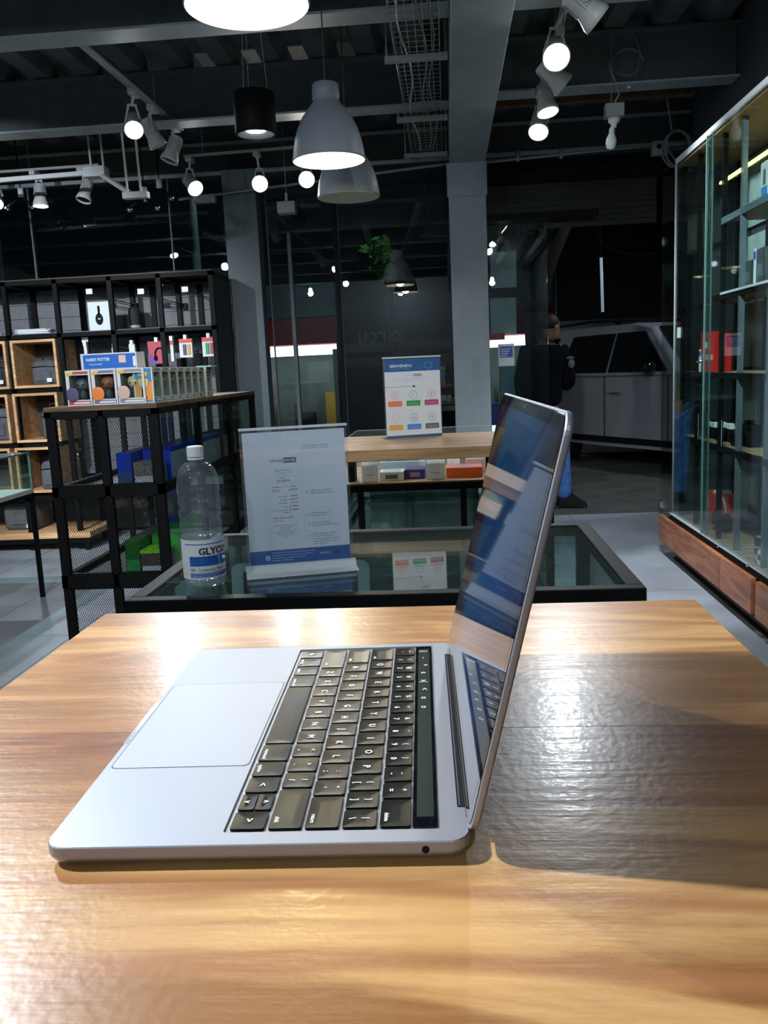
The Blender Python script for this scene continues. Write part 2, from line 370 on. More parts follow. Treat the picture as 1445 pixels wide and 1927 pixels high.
# ---- columns and beams
t = thing('steel_column', 'pale grey painted steel column standing between window and doorway', 'column', (.20, 7.0, 0))
MB().box(-.145, .145, 0, .25, 0, 2.85).build('shaft', K['steel_pale'], t, .004)
MB().box(-.155, .155, -.012, 0, 2.60, 2.85).build('splice_plate', K['steel_pale'], t, .002)
t = thing('steel_column', 'dim grey column shape behind the shelving, near the dark window', 'column', (-1.61, 7.08, 0))
MB().box(-.14, .13, 0, .18, 0, 2.93).build('shaft', mat('teal_grey_tone', (.10, .14, .155), .5, noise=.1), t, .004)  # one upright box in an even teal grey
t = thing('box_beam', 'broad pale grey box beam running overhead into the grey column', 'beam', (.207, 1.5, 2.85))
MB().box(-.14, .14, -5.6, 5.75, 0, .36).build('box_section', K['steel_pale'], t, .004)
def ibeam(y, x0, x1, lab, flange='steel_pale'):
    t = thing('cross_beam', lab, 'beam', ((x0+x1)/2, y, 2.93)); h = (x1-x0)/2
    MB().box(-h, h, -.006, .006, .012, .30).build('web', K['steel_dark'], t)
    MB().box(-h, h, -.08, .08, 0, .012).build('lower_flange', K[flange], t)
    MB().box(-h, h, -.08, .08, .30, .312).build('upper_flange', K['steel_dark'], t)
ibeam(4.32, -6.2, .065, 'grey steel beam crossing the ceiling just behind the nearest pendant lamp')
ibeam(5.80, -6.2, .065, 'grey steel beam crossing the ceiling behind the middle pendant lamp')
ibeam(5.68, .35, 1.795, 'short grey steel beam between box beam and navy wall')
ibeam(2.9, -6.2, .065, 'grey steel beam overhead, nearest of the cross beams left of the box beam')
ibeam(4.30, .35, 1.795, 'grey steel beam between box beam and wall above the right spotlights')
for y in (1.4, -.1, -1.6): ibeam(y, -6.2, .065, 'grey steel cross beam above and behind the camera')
for xx, lab in ((-1.2, 'thin brown primed purlin above the pipes at the front left'), ):
    t = MB().box(-6.2, .06, 6.45, 6.52, 3.13, 3.2).build('purlin', K['rust']); tag(t, lab, 'beam')
t = MB().box(.35, 1.79, 6.5, 6.57, 3.1, 3.16).build('purlin', K['rust']); tag(t, 'thin brown primed purlin behind the small hanging lamp on the right', 'beam')

# ================================================================== outside
pv = struct(MB().box(-14, 16, 7.40, 12.2, -.12, -.03).build('pavement', K['pavement']))
rd = struct(MB().box(-40, 40, 7.40, 60, -.30, -.13).build('road', K['road']))
struct(MB().box(-14, 16, 12.2, 12.35, -.14, 0.0).build('kerb', K['pavement']))
# roller shutter half lowered outside the doorway
t = thing('roller_shutter', 'dark roller shutter rolled half up above the doorway', 'shutter', (1.06, 7.45, 2.40))
MB().box(-.72, .72, 0, .2, .36, .60).build('housing', K['black_matt'], t)
sm = mat('shutter_slat', (.014, .017, .018), .6)
for k in range(8): MB().box(-.70, .70, .06, .075, .0+k*.045, .041+k*.045).build('slat', sm, t)
# shop across the street
sh = thing('shop_building', 'white street shop with red awning band and lit window, across the road', 'building', (-1, 17.5, -.13))
sw = mat('white_render', (.20, .22, .23), .8, noise=.1, nscale=2)
MB().box(-9, 6.5, 2.0, 2.3, 0, 7.5).build('wall', sw, sh)
MB().box(-3.6, 3.2, .4, 1.0, 2.02, 2.55).build('awning_band', mat('awning_red', (.60, .03, .03), .6), sh)
MB().box(-3.6, 3.2, .9, 1.0, 2.62, 3.3).build('upper_fascia', mat('teal_fascia', (.25, .42, .45), .5), sh)
MB().box(-3.5, 3.1, .42, .6, 1.80, 2.0).build('light_strip', emat('shop_tube', (.85, .95, 1), 3.2), sh)
shelf_i = mat('shop_interior', (.22, .26, .25), .7, noise=.15, nscale=4)
MB().box(-3.5, 3.1, 1.7, 1.99, .1, 1.8).build('interior', shelf_i, sh)
for k in range(12):
    MB().box(-3.3+k*.54, -3.3+k*.54+random.uniform(.2, .45), 1.3, 1.65, .1, random.uniform(.5, 1.25)).build('stocked_shelf', [K['black_matt'], shelf_i, K['cloth_dark'], K['yellow']][k % 4 if k % 5 else 3], sh)
for k in range(4): MB().box(-3.55+k*2.2, -3.45+k*2.2, .4, .5, 0, 1.9).build('post', K['steel_pale'], sh)
# dark kiosk wall opposite the shop window
t = thing('street_kiosk', 'dark shuttered kiosk on the pavement seen through the shop window', 'kiosk', (-.62, 10.6, -.03))
km = mat('kiosk_dark', (.005, .006, .006), .7, spec=.1, noise=.3, nscale=3); km2 = mat('kiosk_maroon', (.035, .010, .010), .6)
MB().box(-.72, .95, 0, 1.0, 0, 2.55).build('body', km, t)
for k in range(9): MB().box(-.70, .93, -.02, 0, 1.55-k*.17, 1.66-k*.17).build('slat', km2 if k < 2 else km, t)
# teal market panels + poster beside the doorway
t = thing('market_stand', 'pale stand with grey-green panels and red trim outside the doorway, left of the person', 'stand', (0, 9.8, -.03))
pan = mat('stand_panel', (.34, .42, .42), .6, noise=.15, nscale=3)
a = at(922, 475, Y=9.8); b = at(972, 540, Y=9.8); MB().box(a.x, b.x, 0, .04, b.z+.03, a.z+.03).build('upper_panel', pan, t)
a = at(922, 562, Y=9.8); b = at(972, 628, Y=9.8); MB().box(a.x, b.x, 0, .04, b.z+.03, a.z+.03).build('middle_panel', pan, t)
a = at(922, 628, Y=9.75); b = at(950, 642, Y=9.75); MB().box(a.x, b.x, -.05, .04, b.z+.03, a.z+.03).build('red_trim', K['red'], t)
a = at(922, 640, Y=9.7); b = at(965, 652, Y=9.7); MB().box(a.x, b.x, -.05, .0, b.z+.03, a.z+.03).build('light_tube', emat('stand_tube', (.9, 1, 1), 2.2), t)
a = at(940, 690, Y=9.7); b = at(975, 800, Y=9.7); MB().box(a.x, b.x, -.3, 0, 0, a.z+.03).build('counter_box', mat('pale_teal', (.20, .36, .40), .6), t)
a = at(922, 640, Y=9.8); MB().box(a.x-.05, a.x, 0, .05, 0, 2.55).build('post', K['black'], t)
t = thing('window_poster', 'small blue and white poster on glass left of the person', 'poster', (0, 7.285, 0))
a = at(937, 648, Y=7.285); b = at(968, 688, Y=7.285)
mb = MB().box(a.x, b.x, 0, .004, b.z, a.z, 0)
mb.box(a.x+.012, b.x-.012, -.0008, .0001, b.z+.07, a.z-.02, 1)
for k in range(4): mb.box(a.x+.02, b.x-.03-.01*k, -.0016, -.0008, a.z-.045-k*.018, a.z-.038-k*.018, 0)
mb.build('printed_sheet', [K['paper_cool'], mat('poster_blue', (.03, .10, .50), .5)], t)
a = at(926, 760, Y=9.3); t = tag(MB().box(a.x-.03, a.x+.16, 9.3, 9.5, -.03, a.z).build('plastic_crate', mat('crate_blue', (.02, .04, .45), .5)), 'deep blue box on the pavement behind the laptop top', 'crate')
# dark lightbox sign with a faint oval
t = thing('dark_signboard', 'large unlit dark signboard with faint oval outline above the grey car', 'sign', (3.3, 14.4, 0))
MB().box(-1.5, 1.2, 0, .12, 1.95, 4.4).build('board', mat('sign_black', (.003, .004, .004), .6, spec=.1), t)
ov = [(-.1+.80*math.cos(a_*PI/20), -.01, 3.40+.48*math.sin(a_*PI/20)) for a_ in range(41)]
MB().tube(ov, .012, 5).build('oval_outline', mat('sign_grey', (.035, .04, .04), .5), t)
for q_ in (-.5, .6): MB().cyl((q_, .1, -.13), (q_, .1, 2.0), .05).build('post', K['black'], t)
a = at(1131, 485, Y=9.6); b = at(1134, 587, Y=9.6)
t = tag(MB().cyl(a, b, .016, n=10).build('pale_tube', mat('pale_tube', (.35, .5, .6), .3, emit=(.30, .45, .55), es=.35)), 'thin pale blue glowing vertical tube above the grey car', 'lamp')  # thin upright tube with a weak pale blue emission
MB().cyl((a.x, a.y, a.z), (a.x, a.y, 3.9), .008, n=6).build('hanging_rod', K['black'], t)
MB().box(a.x-.3, a.x+.3, a.y-.02, a.y+.02, 3.9, 3.94).build('hanging_bracket', K['black'], t)

# trees
def tree(loc, forks, crown, lab, n, seed, lm):
    rnd = random.Random(seed); t = thing('street_tree', lab, 'tree', loc)
    mb = MB()
    for pts, r in forks: mb.tube(pts, r, 8)
    mb.build('trunk', K['bark'], t)
    mb = MB()
    for (cx, cy, cz, r, k) in crown:
        for _ in range(k):
            v = Vector((rnd.gauss(0, 1), rnd.gauss(0, 1), rnd.gauss(0, 1))).normalized()*r*rnd.random()**.4
            pnt = Vector((cx, cy, cz))+v; s = rnd.uniform(.04, .09)
            a = Vector((rnd.gauss(0, 1), rnd.gauss(0, 1), rnd.gauss(0, 1))).normalized(); b = a.orthogonal().normalized()
            mb.add([pnt-a*s, pnt+b*s*.45, pnt+a*s, pnt-b*s*.45], [(0, 1, 2, 3)])
    mb.build('foliage', lm, t, kind='stuff')
tp = at(1008, 640, Y=10.1)
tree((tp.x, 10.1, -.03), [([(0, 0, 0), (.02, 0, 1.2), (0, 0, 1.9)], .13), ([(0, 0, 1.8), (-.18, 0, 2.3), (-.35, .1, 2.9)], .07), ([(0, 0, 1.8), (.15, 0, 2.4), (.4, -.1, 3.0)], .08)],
     [(-.25, 0, 3.5, .5, 800), (.4, 0, 3.4, .5, 800), (0, .1, 3.0, .3, 300)], 'dark street tree with forked trunk directly behind the person', 0, 3, mat('unlit_leaf', (.012, .03, .01), .7))  # leaf colour darkened to stand in for unlit foliage
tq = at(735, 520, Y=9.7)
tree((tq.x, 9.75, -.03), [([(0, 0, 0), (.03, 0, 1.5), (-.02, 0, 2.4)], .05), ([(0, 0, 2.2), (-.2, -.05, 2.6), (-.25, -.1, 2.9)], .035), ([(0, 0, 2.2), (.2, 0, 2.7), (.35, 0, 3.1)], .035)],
     [(-.08, -.15, 2.50, .13, 170), (-.05, -.15, 2.38, .10, 90), (-.12, -.12, 2.6, .16, 90)], 'leafy street tree lit green, seen through the dark window', 0, 5, mat('lit_leaf', (.06, .22, .03), .6))  # leaf colour brightened to stand in for a lamplit patch
# unseen street lamp added to light the trees and pavement
t = thing('added_street_lamp', 'tall added street lamp lighting the pavement outside the shop', 'lamp', (-2.6, 9.2, -.03))
MB().cyl((0, 0, 0), (0, 0, 4.6), .05, .035).tube([(0, 0, 4.6), (.1, 0, 4.8), (.6, 0, 4.85)], .03).build('pole', K['steel_dark'], t)
MB().box(.5, .9, -.1, .1, 4.80, 4.88).build('lamp_head', K['steel_dark'], t)
def add_light(name, kind, parent, loc, power, col, target=None, **kw):
    l = bpy.data.lights.new(name, kind); l.energy = power; l.color = col
    for k, v in kw.items(): setattr(l, k, v)
    o = bpy.data.objects.new(name, l); C.objects.link(o); o.location = loc
    if target is not None: o.rotation_euler = (Vector(target)-Vector(loc)).to_track_quat('-Z', 'Y').to_euler()
    if parent: o.parent = parent
    return o
add_light('lamp_light', 'SPOT', t, (.7, 0, 4.78), 90, (.9, 1, .9), (1.2, .8, 0), spot_size=2.3, spot_blend=.6, shadow_soft_size=.1)
t = thing('added_street_lamp', 'second added street lamp lighting the car, right of the doorway', 'lamp', (5.6, 8.2, -.03))  # unseen second lamp, added to brighten the parked car
MB().cyl((0, 0, 0), (0, 0, 4.4), .05, .035).tube([(0, 0, 4.4), (-.1, 0, 4.6), (-.6, 0, 4.65)], .03).build('pole', K['steel_dark'], t)
MB().box(-.9, -.5, -.1, .1, 4.60, 4.68).build('lamp_head', K['steel_dark'], t)
add_light('lamp_light', 'SPOT', t, (-.7, 0, 4.58), 300, (.85, .92, 1), (-3.0, 1.6, .6), spot_size=2.0, spot_blend=.7, shadow_soft_size=.15)

# ---- grey SUV parked at an angle, nose to the right and towards the shop
p0 = Vector((3.42, 10.47, -.13)); hd = Vector((.47, -.883, 0))
car = thing('suv', 'grey parked SUV with dark windows outside the doorway', 'car', p0, math.atan2(hd.y, hd.x))
# local x forward, y left; the near side is y = -0.95.  origin: ground under the windscreen base
def prof_loops(side):
    lower = [(-3.35, .35), (1.45, .35), (1.52, .55), (1.50, .95), (1.25, 1.08), (.10, 1.22), (-3.30, 1.22), (-3.42, 1.0), (-3.42, .6)]
    return lower
L = []
for y, ins in ((-.96, .05), (-.98, 0), (.98, 0), (.96, .05)):
    L.append([(x*(1-ins*.2), y, z if z > .4 else z) for x, z in prof_loops(0)])
MB().loops(L).build('body', K['carpaint'], car, .05, 3)
gh = [(-3.22, 1.22), (.10, 1.22), (-.62, 1.80), (-.95, 1.86), (-2.9, 1.86), (-3.10, 1.75)]
L = []
for y in (-.93, -.80, .80, .93):
    kk = (abs(y)-.80)/.13
    L.append([(x, y if z < 1.3 else (y*.86 if abs(y) > .9 else y*.9), z) for x, z in gh])
L = [[(x, s*(.95 if z < 1.3 else .74), z) for x, z in gh] for s in (-1, 1)]
MB().loops(L).build('cabin', K['carpaint'], car, .04, 3)
def side_pt(x, z, off=.012): 
    y = -(.95+(.74-.95)*(z-1.22)/(.64))-off; return (x, y, z)
def glassq(name, pts, m, off=.012):
    n_ = len(pts); a = [side_pt(x, z, off) for x, z in pts]; b = [side_pt(x, z, -.02) for x, z in pts]
    MB().loops([a, b]).build(name, m, car)
glassq('front_window', [(-.16, 1.27), (-1.22, 1.27), (-1.22, 1.75), (-.72, 1.75)], K['carglass'])
glassq('rear_window', [(-1.27, 1.27), (-2.28, 1.27), (-2.12, 1.75), (-1.27, 1.75)], K['carglass'])
glassq('quarter_window', [(-2.62, 1.30), (-3.08, 1.30), (-3.0, 1.70), (-2.45, 1.75)], K['carglass'])
MB().add([(.06, -.86, 1.25), (.06, .86, 1.25), (-.60, .68, 1.79), (-.60, -.68, 1.79)], [(0, 1, 2, 3)], M=T(.012, 0, .012)).build('windscreen', K['carglass'], car)
for x in (-.10, -1.245, -2.42):
    MB().box(x-.004, x+.004, -.983, -.975, .42, 1.22).build('door_seam', K['black'], car)
MB().box(-2.9, 1.2, -.99, -.97, .40, .47).build('sill_trim', K['black_matt'], car)
for x in (-1.05, -2.22): MB().rprism(x-.11, x+.11, 0, .035, .015, [(0, 0), (.03, .003)], M=fr((0, -.985, 1.02), (1, 0, 0), (0, 0, 1))).build('door_handle', K['carpaint'], car)
MB().ell((-.28, -1.10, 1.32), (.06, .10, .075)).build('side_mirror', K['carglass'], car)
MB().tube([(-2.9, -.70, 1.90), (-1.9, -.70, 1.93), (-.95, -.70, 1.90)], .02).tube([(-2.9, .70, 1.90), (-1.9, .70, 1.93), (-.95, .70, 1.90)], .02).build('roof_rails', K['black_matt'], car)
for x in (.75, -2.35):
    for s in (-1, 1):
        wl = MB().lathe([(.20, -.12), (.34, -.12), (.37, -.09), (.37, .09), (.34, .12), (.20, .12)], 24, M=T(x, s*.86, .37) @ RX(PI/2)).build('wheel', K['rubber'], car)
        MB().cyl((x, s*.86-.125, .37), (x, s*.86+.125, .37), .21, n=16).build('wheel_hub', K['grey_metal'], wl)
for a_, b_ in ((.45, .85), (-.85, -.45)): MB().box(1.44, 1.54, a_, b_, .72, .90).build('headlight', K['lens_off'], car)
# ================================================================== tables and counters
TZ = 1.0624
def bar_table(name, lab, x0, x1, y0, y1, zt, th, joints, wm, leg_in=.05, fh=.03):
    t = thing(name, lab, 'table', ((x0+x1)/2, (y0+y1)/2, 0)); hx, hy = (x1-x0)/2, (y1-y0)/2
    ys = [-hy]+[j-(y0+y1)/2 for j in joints]+[hy]
    for a, b in zip(ys[:-1], ys[1:]):
        MB().box(-hx, hx, a+(.0001 if a > -hy else 0), b-(.0001 if b < hy else 0), zt-th, zt).build('board', wm, t, .0003)
    f = MB(); q = leg_in
    for a in (-1, 1):
        f.box(-hx+q, hx-q, a*(hy-q)-.015, a*(hy-q)+.015, zt-th-fh, zt-th)
        f.box(a*(hx-q)-.015, a*(hx-q)+.015, -hy+q, hy-q, zt-th-fh, zt-th)
    f.build('frame', K['black'], t)
    for a in (-1, 1):
        for b in (-1, 1):
            MB().box(a*(hx-q)-.015, a*(hx-q)+.015, b*(hy-q)-.015, b*(hy-q)+.015, 0, zt-th-fh).build('leg', K['black'], t)
    return t
bar_table('display_table', 'varnished wooden high table that carries the open laptop', -.363, .2365, -.14, .8395, TZ, .04, (.198, .541), K['table_wood'])

# ================================================================== laptop
LA = .0299
lap = thing('laptop', 'open grey aluminium laptop seen from its side on the wooden table', 'laptop', (-.2084, .3771, TZ), LA)
W_, D_ = .3041, .2124
n = 6
def ring(x0, x1, y0, y1, r, z): return [(a, b, z) for a, b in rrect(x0, x1, y0, y1, r, n)]
mb = MB()
outer = [ring(.006, D_-.006, .006, W_-.006, .008, .0012), ring(.002, D_-.002, .002, W_-.002, .009, .0026), ring(.0003, D_-.0003, .0003, W_-.0003, .0105, .0050), ring(0, D_, 0, W_, .0105, .0062),
         ring(0, D_, 0, W_, .0105, .0109), ring(.0005, D_-.0005, .0005, W_-.0005, .010, .0115)]
well = ring(.0885, .1982, .0115, .2960, .002, .0115); wellb = ring(.0887, .1980, .0117, .2958, .002, .0103)
mb.loops(outer+[well, wellb])
mb.build('base', K['alu'], lap)
MB().cyl((.1905, -.0003, .0072), (.1905, .0006, .0072), .0019, n=16).build('headphone_socket', K['black_matt'], lap)
MB().rprism(.0038-.0003, .0868+.0003, .0855-.0003, .2218+.0003, .004, [(.01152, 0), (.01158, 0)]).build('trackpad_groove', mat('groove', (.06, .065, .08), .6), lap)
MB().rprism(.0041, .0865, .0858, .2215, .004, [(.0114, 0), (.01168, 0)]).build('trackpad', mat('trackpad_glass', (.35, .37, .43), .46, metal=.7), lap)
# finger notch
MB().box(-.0004, .0028, .120, .187, .0104, .01155).build('finger_notch', K['alu_light'], lap)
for a in (.03, .18):
    for b in (.03, .27): MB().cyl((a, b, 0), (a, b, .0014), .006, n=12).build('rubber_foot', K['rubber'], lap)
# touch strip
ts = MB().rprism(.1842, .1968, .0140, .2945, .0012, [(.0103, 0), (.0113, 0)]).build('touch_strip', K['blackglass'], lap)
MB().rect(.1862, .1950, .0235, .2890, .01135).build('touch_display', mat('touch_display', (.015, .022, .019), .2, emit=(.10, .16, .13), es=.05), ts)
gm = mat('touch_glyph', (.5, .55, .5), .4, emit=(.6, .7, .6), es=.18)
mb = MB()
for k, s in enumerate(['||', '-', '*', '«', '»|', '<', 'o', 'o']):
    mb.text(s, .007, M=fr((.1885, .285-k*.0165, .0114), (0, -1, 0), (1, 0, 0)), bold=.01)
mb.build('touch_glyphs', gm, ts)
# keys. u = towards the hinge, v = away from the camera
def key(parent, u0, u1, v0, v1, leg, small=None):
    mb = MB(); zb, zt = .0104, .0118; r = .0016; nn = 3
    def rg(ins, z): return [(a, b, z) for a, b in rrect(u0+ins, u1-ins, v0+ins, v1-ins, max(r-ins*.5, .0006), nn)]
    cu, cv = (u0+u1)/2, (v0+v1)/2
    mb.loops([rg(0, zb), rg(0, zt-.0002), rg(.0002, zt)], 0, cap1=False)
    mb.loops([rg(.0002, zt), rg(.0022, zt-.00016), rg(.0055, zt-.00040)], 0, None, True, cap0=False)
    M = lambda a, b: fr((a, b, zt+.00003), (0, -1, 0), (1, 0, 0))
    if leg:
        if len(leg) > 2:
            mb.text(leg, .0034, M=M(u0+.0022, v0+.0022+.0019*len(leg)), mat=1, bold=.02)
        elif small: mb.text(leg, .0052, M=M(u0+.0030, cv), mat=1, align='CENTER', bold=.02); mb.text(small, .0046, M=M(u0+.0105, cv), mat=1, align='CENTER', bold=.02)
        else: mb.text(leg, .0062, M=M(cu-.0022, cv), mat=1, align='CENTER', bold=.02)
    return mb.build('key', [K['key'], K['legend']], parent)
kb = MB().rprism(.0905, .1835, .0135, .2940, .002, [(.01031, 0), (.01036, 0)]).build('keyboard', K['alu'], lap)
P_ = .01925; v00 = .0140; g = .0019
rows = [
 (.1675, .1832, [('delete', None, 1.5), ('=', '+', 1), ('-', '_', 1), ('0', ')', 1), ('9', '(', 1), ('8', '*', 1), ('7', '&', 1), ('6', '^', 1), ('5', '%', 1), ('4', '$', 1), ('3', '#', 1), ('2', '@', 1), ('1', '!', 1), ('`', '~', 1)]),
 (.1485, .1657, [('\\', '|', 1), (']', '}', 1), ('[', '{', 1), ('P', None, 1), ('O', None, 1), ('I', None, 1), ('U', None, 1), ('Y', None, 1), ('T', None, 1), ('R', None, 1), ('E', None, 1), ('W', None, 1), ('Q', None, 1), ('tab', None, 1.5)]),
 (.1295, .1467, [('return', None, 1.75), ("'", '"', 1), (';', ':', 1), ('L', None, 1), ('K', None, 1), ('J', None, 1), ('H', None, 1), ('G', None, 1), ('F', None, 1), ('D', None, 1), ('S', None, 1), ('A', None, 1), ('caps', None, 1.75)]),
 (.1108, .1277, [('shift', None, 2.25), ('/', '?', 1), ('.', '>', 1), (',', '<', 1), ('M', None, 1), ('N', None, 1), ('B', None, 1), ('V', None, 1), ('C', None, 1), ('X', None, 1), ('Z', None, 1), ('shift', None, 2.25)]),
 (.0912, .1088, [('arrows', None, 3), ('option', None, 1), ('command', None, 1.25), ('', None, 5), ('command', None, 1.25), ('option', None, 1), ('control', None, 1), ('fn', None, 1)]),
]
for u0, u1, ks in rows:
    v = v00; tot = sum(k[2] for k in ks); pp = (14.5*P_)/tot
    for leg, small, wd in ks:
        v1 = v+wd*pp
        if leg == 'arrows':
            w3 = (v1-v)/3; um = (u0+u1)/2
            key(kb, u0, u1, v, v+w3-g, '>'); key(kb, u0, u1, v+2*w3, v1-g, '<')
            key(kb, um+.0002, u1, v+w3, v+2*w3-g, '^'); key(kb, u0, um-.0002, v+w3, v+2*w3-g, 'v')
        else: key(kb, u0, u1, v, v1-g, leg, small)
        v = v1
# hinge
MB().cyl((.2118, .034, .0052), (.2118, .272, .0052), .0056, n=16).build('hinge_barrel', K['black_matt'], lap)
MB().rprism(.2072, .2140, .032, .274, .001, [(.0108, 0), (.0117, 0)]).build('hinge_cover', K['black_matt'], lap)
MB().rprism(.2082, .2087, .034, .272, .0002, [(.0116, 0), (.0118, 0)]).build('hinge_gap', mat('hinge_gap', (.10, .11, .13), .3), lap)
# lid
LID = 1.3285
Ml = fr((.2105, 0, .0095), (math.cos(LID), 0, math.sin(LID)), (0, 1, 0))
lid = MB().rprism(.004, .2124, 0, W_, .0105, [(-.0042, .0022), (-.0032, .0003), (-.0022, 0), (-.0006, 0), (0, .0006)], M=Ml, n=7).build('lid', K['alu'], lap)
MB().rprism(.0058, .2112, .0012, W_-.0012, .0095, [(-.0001, 0), (.0004, 0)], M=Ml, n=7).build('screen_glass', K['blackglass'], lid)
MB().rprism(.0030, .0062, .020, .284, .001, [(-.004, 0), (0, 0)], M=Ml).build('hinge_strip', K['black_matt'], lid)
MB().add([(.0034, .02, .0001), (.0034, .284, .0001), (.0050, .284, .0001), (.0050, .02, .0001)], [(0, 1, 2, 3)], M=Ml).build('rubber_gasket', K['rubber'], lid)
# lit display: dim blue picture with a purple band at the far edge, under glossy glass
dm, nt, b = newmat('lit_display'); N = nt.nodes; Lk = nt.links.new
b.inputs['Base Color'].default_value = (.003, .003, .005, 1); b.inputs['Roughness'].default_value = .03; b.inputs['Specular IOR Level'].default_value = .62
tc = N.new('ShaderNodeTexCoord'); sp = N.new('ShaderNodeSeparateXYZ'); Lk(tc.outputs['Generated'], sp.inputs[0])
cr = N.new('ShaderNodeValToRGB'); cr.color_ramp.interpolation = 'LINEAR'; e = cr.color_ramp.elements
e[0].position = 0; e[0].color = (.020, .022, .050, 1); e[1].position = 1; e[1].color = (.022, .008, .020, 1)
for p, col in ((.30, (.012, .050, .160)), (.70, (.010, .055, .150)), (.80, (.008, .045, .120)), (.815, (.030, .010, .028))):
    k = e.new(p); k.color = (*col, 1)
Lk(sp.outputs['Y'], cr.inputs[0]); Lk(cr.outputs[0], b.inputs['Emission Color']); b.inputs['Emission Strength'].default_value = .36
MB().rect(.0165, .2040, .0080, W_-.0080, .00045, M=Ml).build('display', dm, lid)
MB().cyl((.2078, W_/2, .0004), (.2078, W_/2, .00048), .0012, n=10, M=Ml).build('webcam', K['lens_off'], lid)

# ================================================================== glass display case in front
def glass_case(lab, x0, x1, y0, y1, zt, posts=(), tint='glass_case', fr_w=.03, floor_m=None):
    t = thing('display_case', lab, 'display case', ((x0+x1)/2, (y0+y1)/2, 0)); hx, hy = (x1-x0)/2, (y1-y0)/2; q = fr_w
    f = MB()
    f.box(-hx, hx, -hy, -hy+q, zt-q, zt-.002).box(-hx, hx, hy-q, hy, zt-q, zt-.002).box(-hx, -hx+q, -hy+q, hy-q, zt-q, zt-.002).box(hx-q, hx, -hy+q, hy-q, zt-q, zt-.002)
    f.build('top_frame', K['black'], t, .002)
    for a in (-1, 1):
        for b in (-1, 1): MB().box(a*(hx-q/2)-q/2, a*(hx-q/2)+q/2, b*(hy-q/2)-q/2, b*(hy-q/2)+q/2, 0, zt-q).build('post', K['black'], t)
    for px_ in posts: MB().box(px_-(x0+x1)/2-.012, px_-(x0+x1)/2+.012, -hy, -hy+.024, 0, zt-q).build('mullion', K['black'], t)
    f = MB()
    for z in (.30, zt-.30):
        f.box(-hx+q, hx-q, -hy, -hy+q*.8, z, z+q*.8).box(-hx+q, hx-q, hy-q*.8, hy, z, z+q*.8).box(-hx, -hx+q*.8, -hy+q, hy-q, z, z+q*.8).box(hx-q*.8, hx, -hy+q, hy-q, z, z+q*.8)
    f.build('lower_rails', K['black'], t)
    MB().box(-hx+q, hx-q, -hy+q, hy-q, zt-.0085, zt-.0025).build('top_glass', K[tint], t)
    MB().box(-hx+q, hx-q, -hy+.008, -hy+.014, .33, zt-q).build('front_glass', K['glass_green'], t)
    MB().box(-hx+.008, -hx+.014, -hy+q, hy-q, .33, zt-q).build('side_glass', K['glass_green'], t)
    MB().box(hx-.014, hx-.008, -hy+q, hy-q, .33, zt-q).build('side_glass', K['glass_green'], t)
    return t
CT = .905
case1 = glass_case('black framed glass display case directly behind the wooden table', -.606, .336, 1.485, 2.130, CT)
MB().box(-.44, .44, -.29, .29, .24, .30).build('base_board', mat('case_floor', (.30, .38, .38), .6, noise=.15, nscale=3), case1)
MB().box(-.455, .455, .285, .295, .33, .86).build('back_glass', K['glass_green'], case1)
MB().box(-.44, .44, -.28, .29, CT-.234, CT-.227).build('shelf', K['glass_case'], case1)
MB().box(-.47, .47, -.326, -.3225, .838, .846).box(-.44, .44, -.326, -.3225, .80, .803).build('glass_runner', K['alu_light'], case1)
MB().box(-.14, .45, -.10, .285, .30, .303).build('display_mat', mat('case_mat', (.36, .45, .44), .7), case1)

# ---- tablet standing in the case
tb = thing('tablet', 'silver framed tablet standing under the glass behind the upright sign', 'tablet', (-.345, 1.84, CT-.227), 0)
Mt = T(0, 0, .001) @ RX(PI/2-.10)
MB().rprism(-.157, .157, 0, .205, .018, [(-.007, .003), (-.004, 0), (0, 0)], M=Mt, n=8).build('tablet_body', K['white_metal'], tb)
MB().rprism(-.153, .153, .004, .201, .015, [(0, 0), (.001, .0005)], M=Mt, n=8).build('bezel', mat('tablet_bezel', (.62, .74, .74), .3), tb)
MB().rprism(-.130, .130, .018, .187, .003, [(.001, 0), (.0012, 0)], M=Mt).build('screen', mat('tablet_screen', (.02, .035, .055), .12), tb)
MB().bar((-.05, .02, .03), (-.05, .11, .002), .012).bar((.05, .02, .03), (.05, .11, .002), .012).build('prop_stand', K['alu_light'], tb)

# ================================================================== upright sign on the case
def sign_holder(lab, o, dirx, wd, ht, lean=0.0):
    rz = math.atan2(dirx[1], dirx[0])
    t = thing('sign_holder', lab, 'sign', o, rz)
    return t
a = at(463, 1084, Z=CT); b = at(668, 1060, Z=CT)
wS = .215; rzS = .26
aS = Vector((-.412, 1.655, CT)); sg = thing('sign_holder', 'clear upright sign holder with receipt guide sheet beside the plastic bottle', 'sign', aS, rzS)
hS = .288
MB().rprism(0, wS, 0, hS, .001, [(0, 0), (.0022, 0)], M=fr((0, 0, .004), (1, 0, 0))).build('front_panel', K['acrylic'], sg)
MB().box(0, wS, .0045, .0065, .004, hS+.004).build('back_panel', K['acrylic'], sg)
MB().loops([[(x, y, z) for y, z in ((-.0030, hS+.001), (-.0030, hS+.0055), (.0065, hS+.0055), (.0065, hS+.001))] for x in (0, wS)]).build('top_edge', K['acrylic_white'], sg)
MB().loops([[(x, y, z) for y, z in ((-.0025, .016), (-.014, .003), (-.045, .0015), (-.045, 0), (.05, 0), (.05, .002), (.010, .004), (.0065, .016))] for x in (-.004, wS+.004)]).build('foot', K['acrylic_white'], sg, .0005)
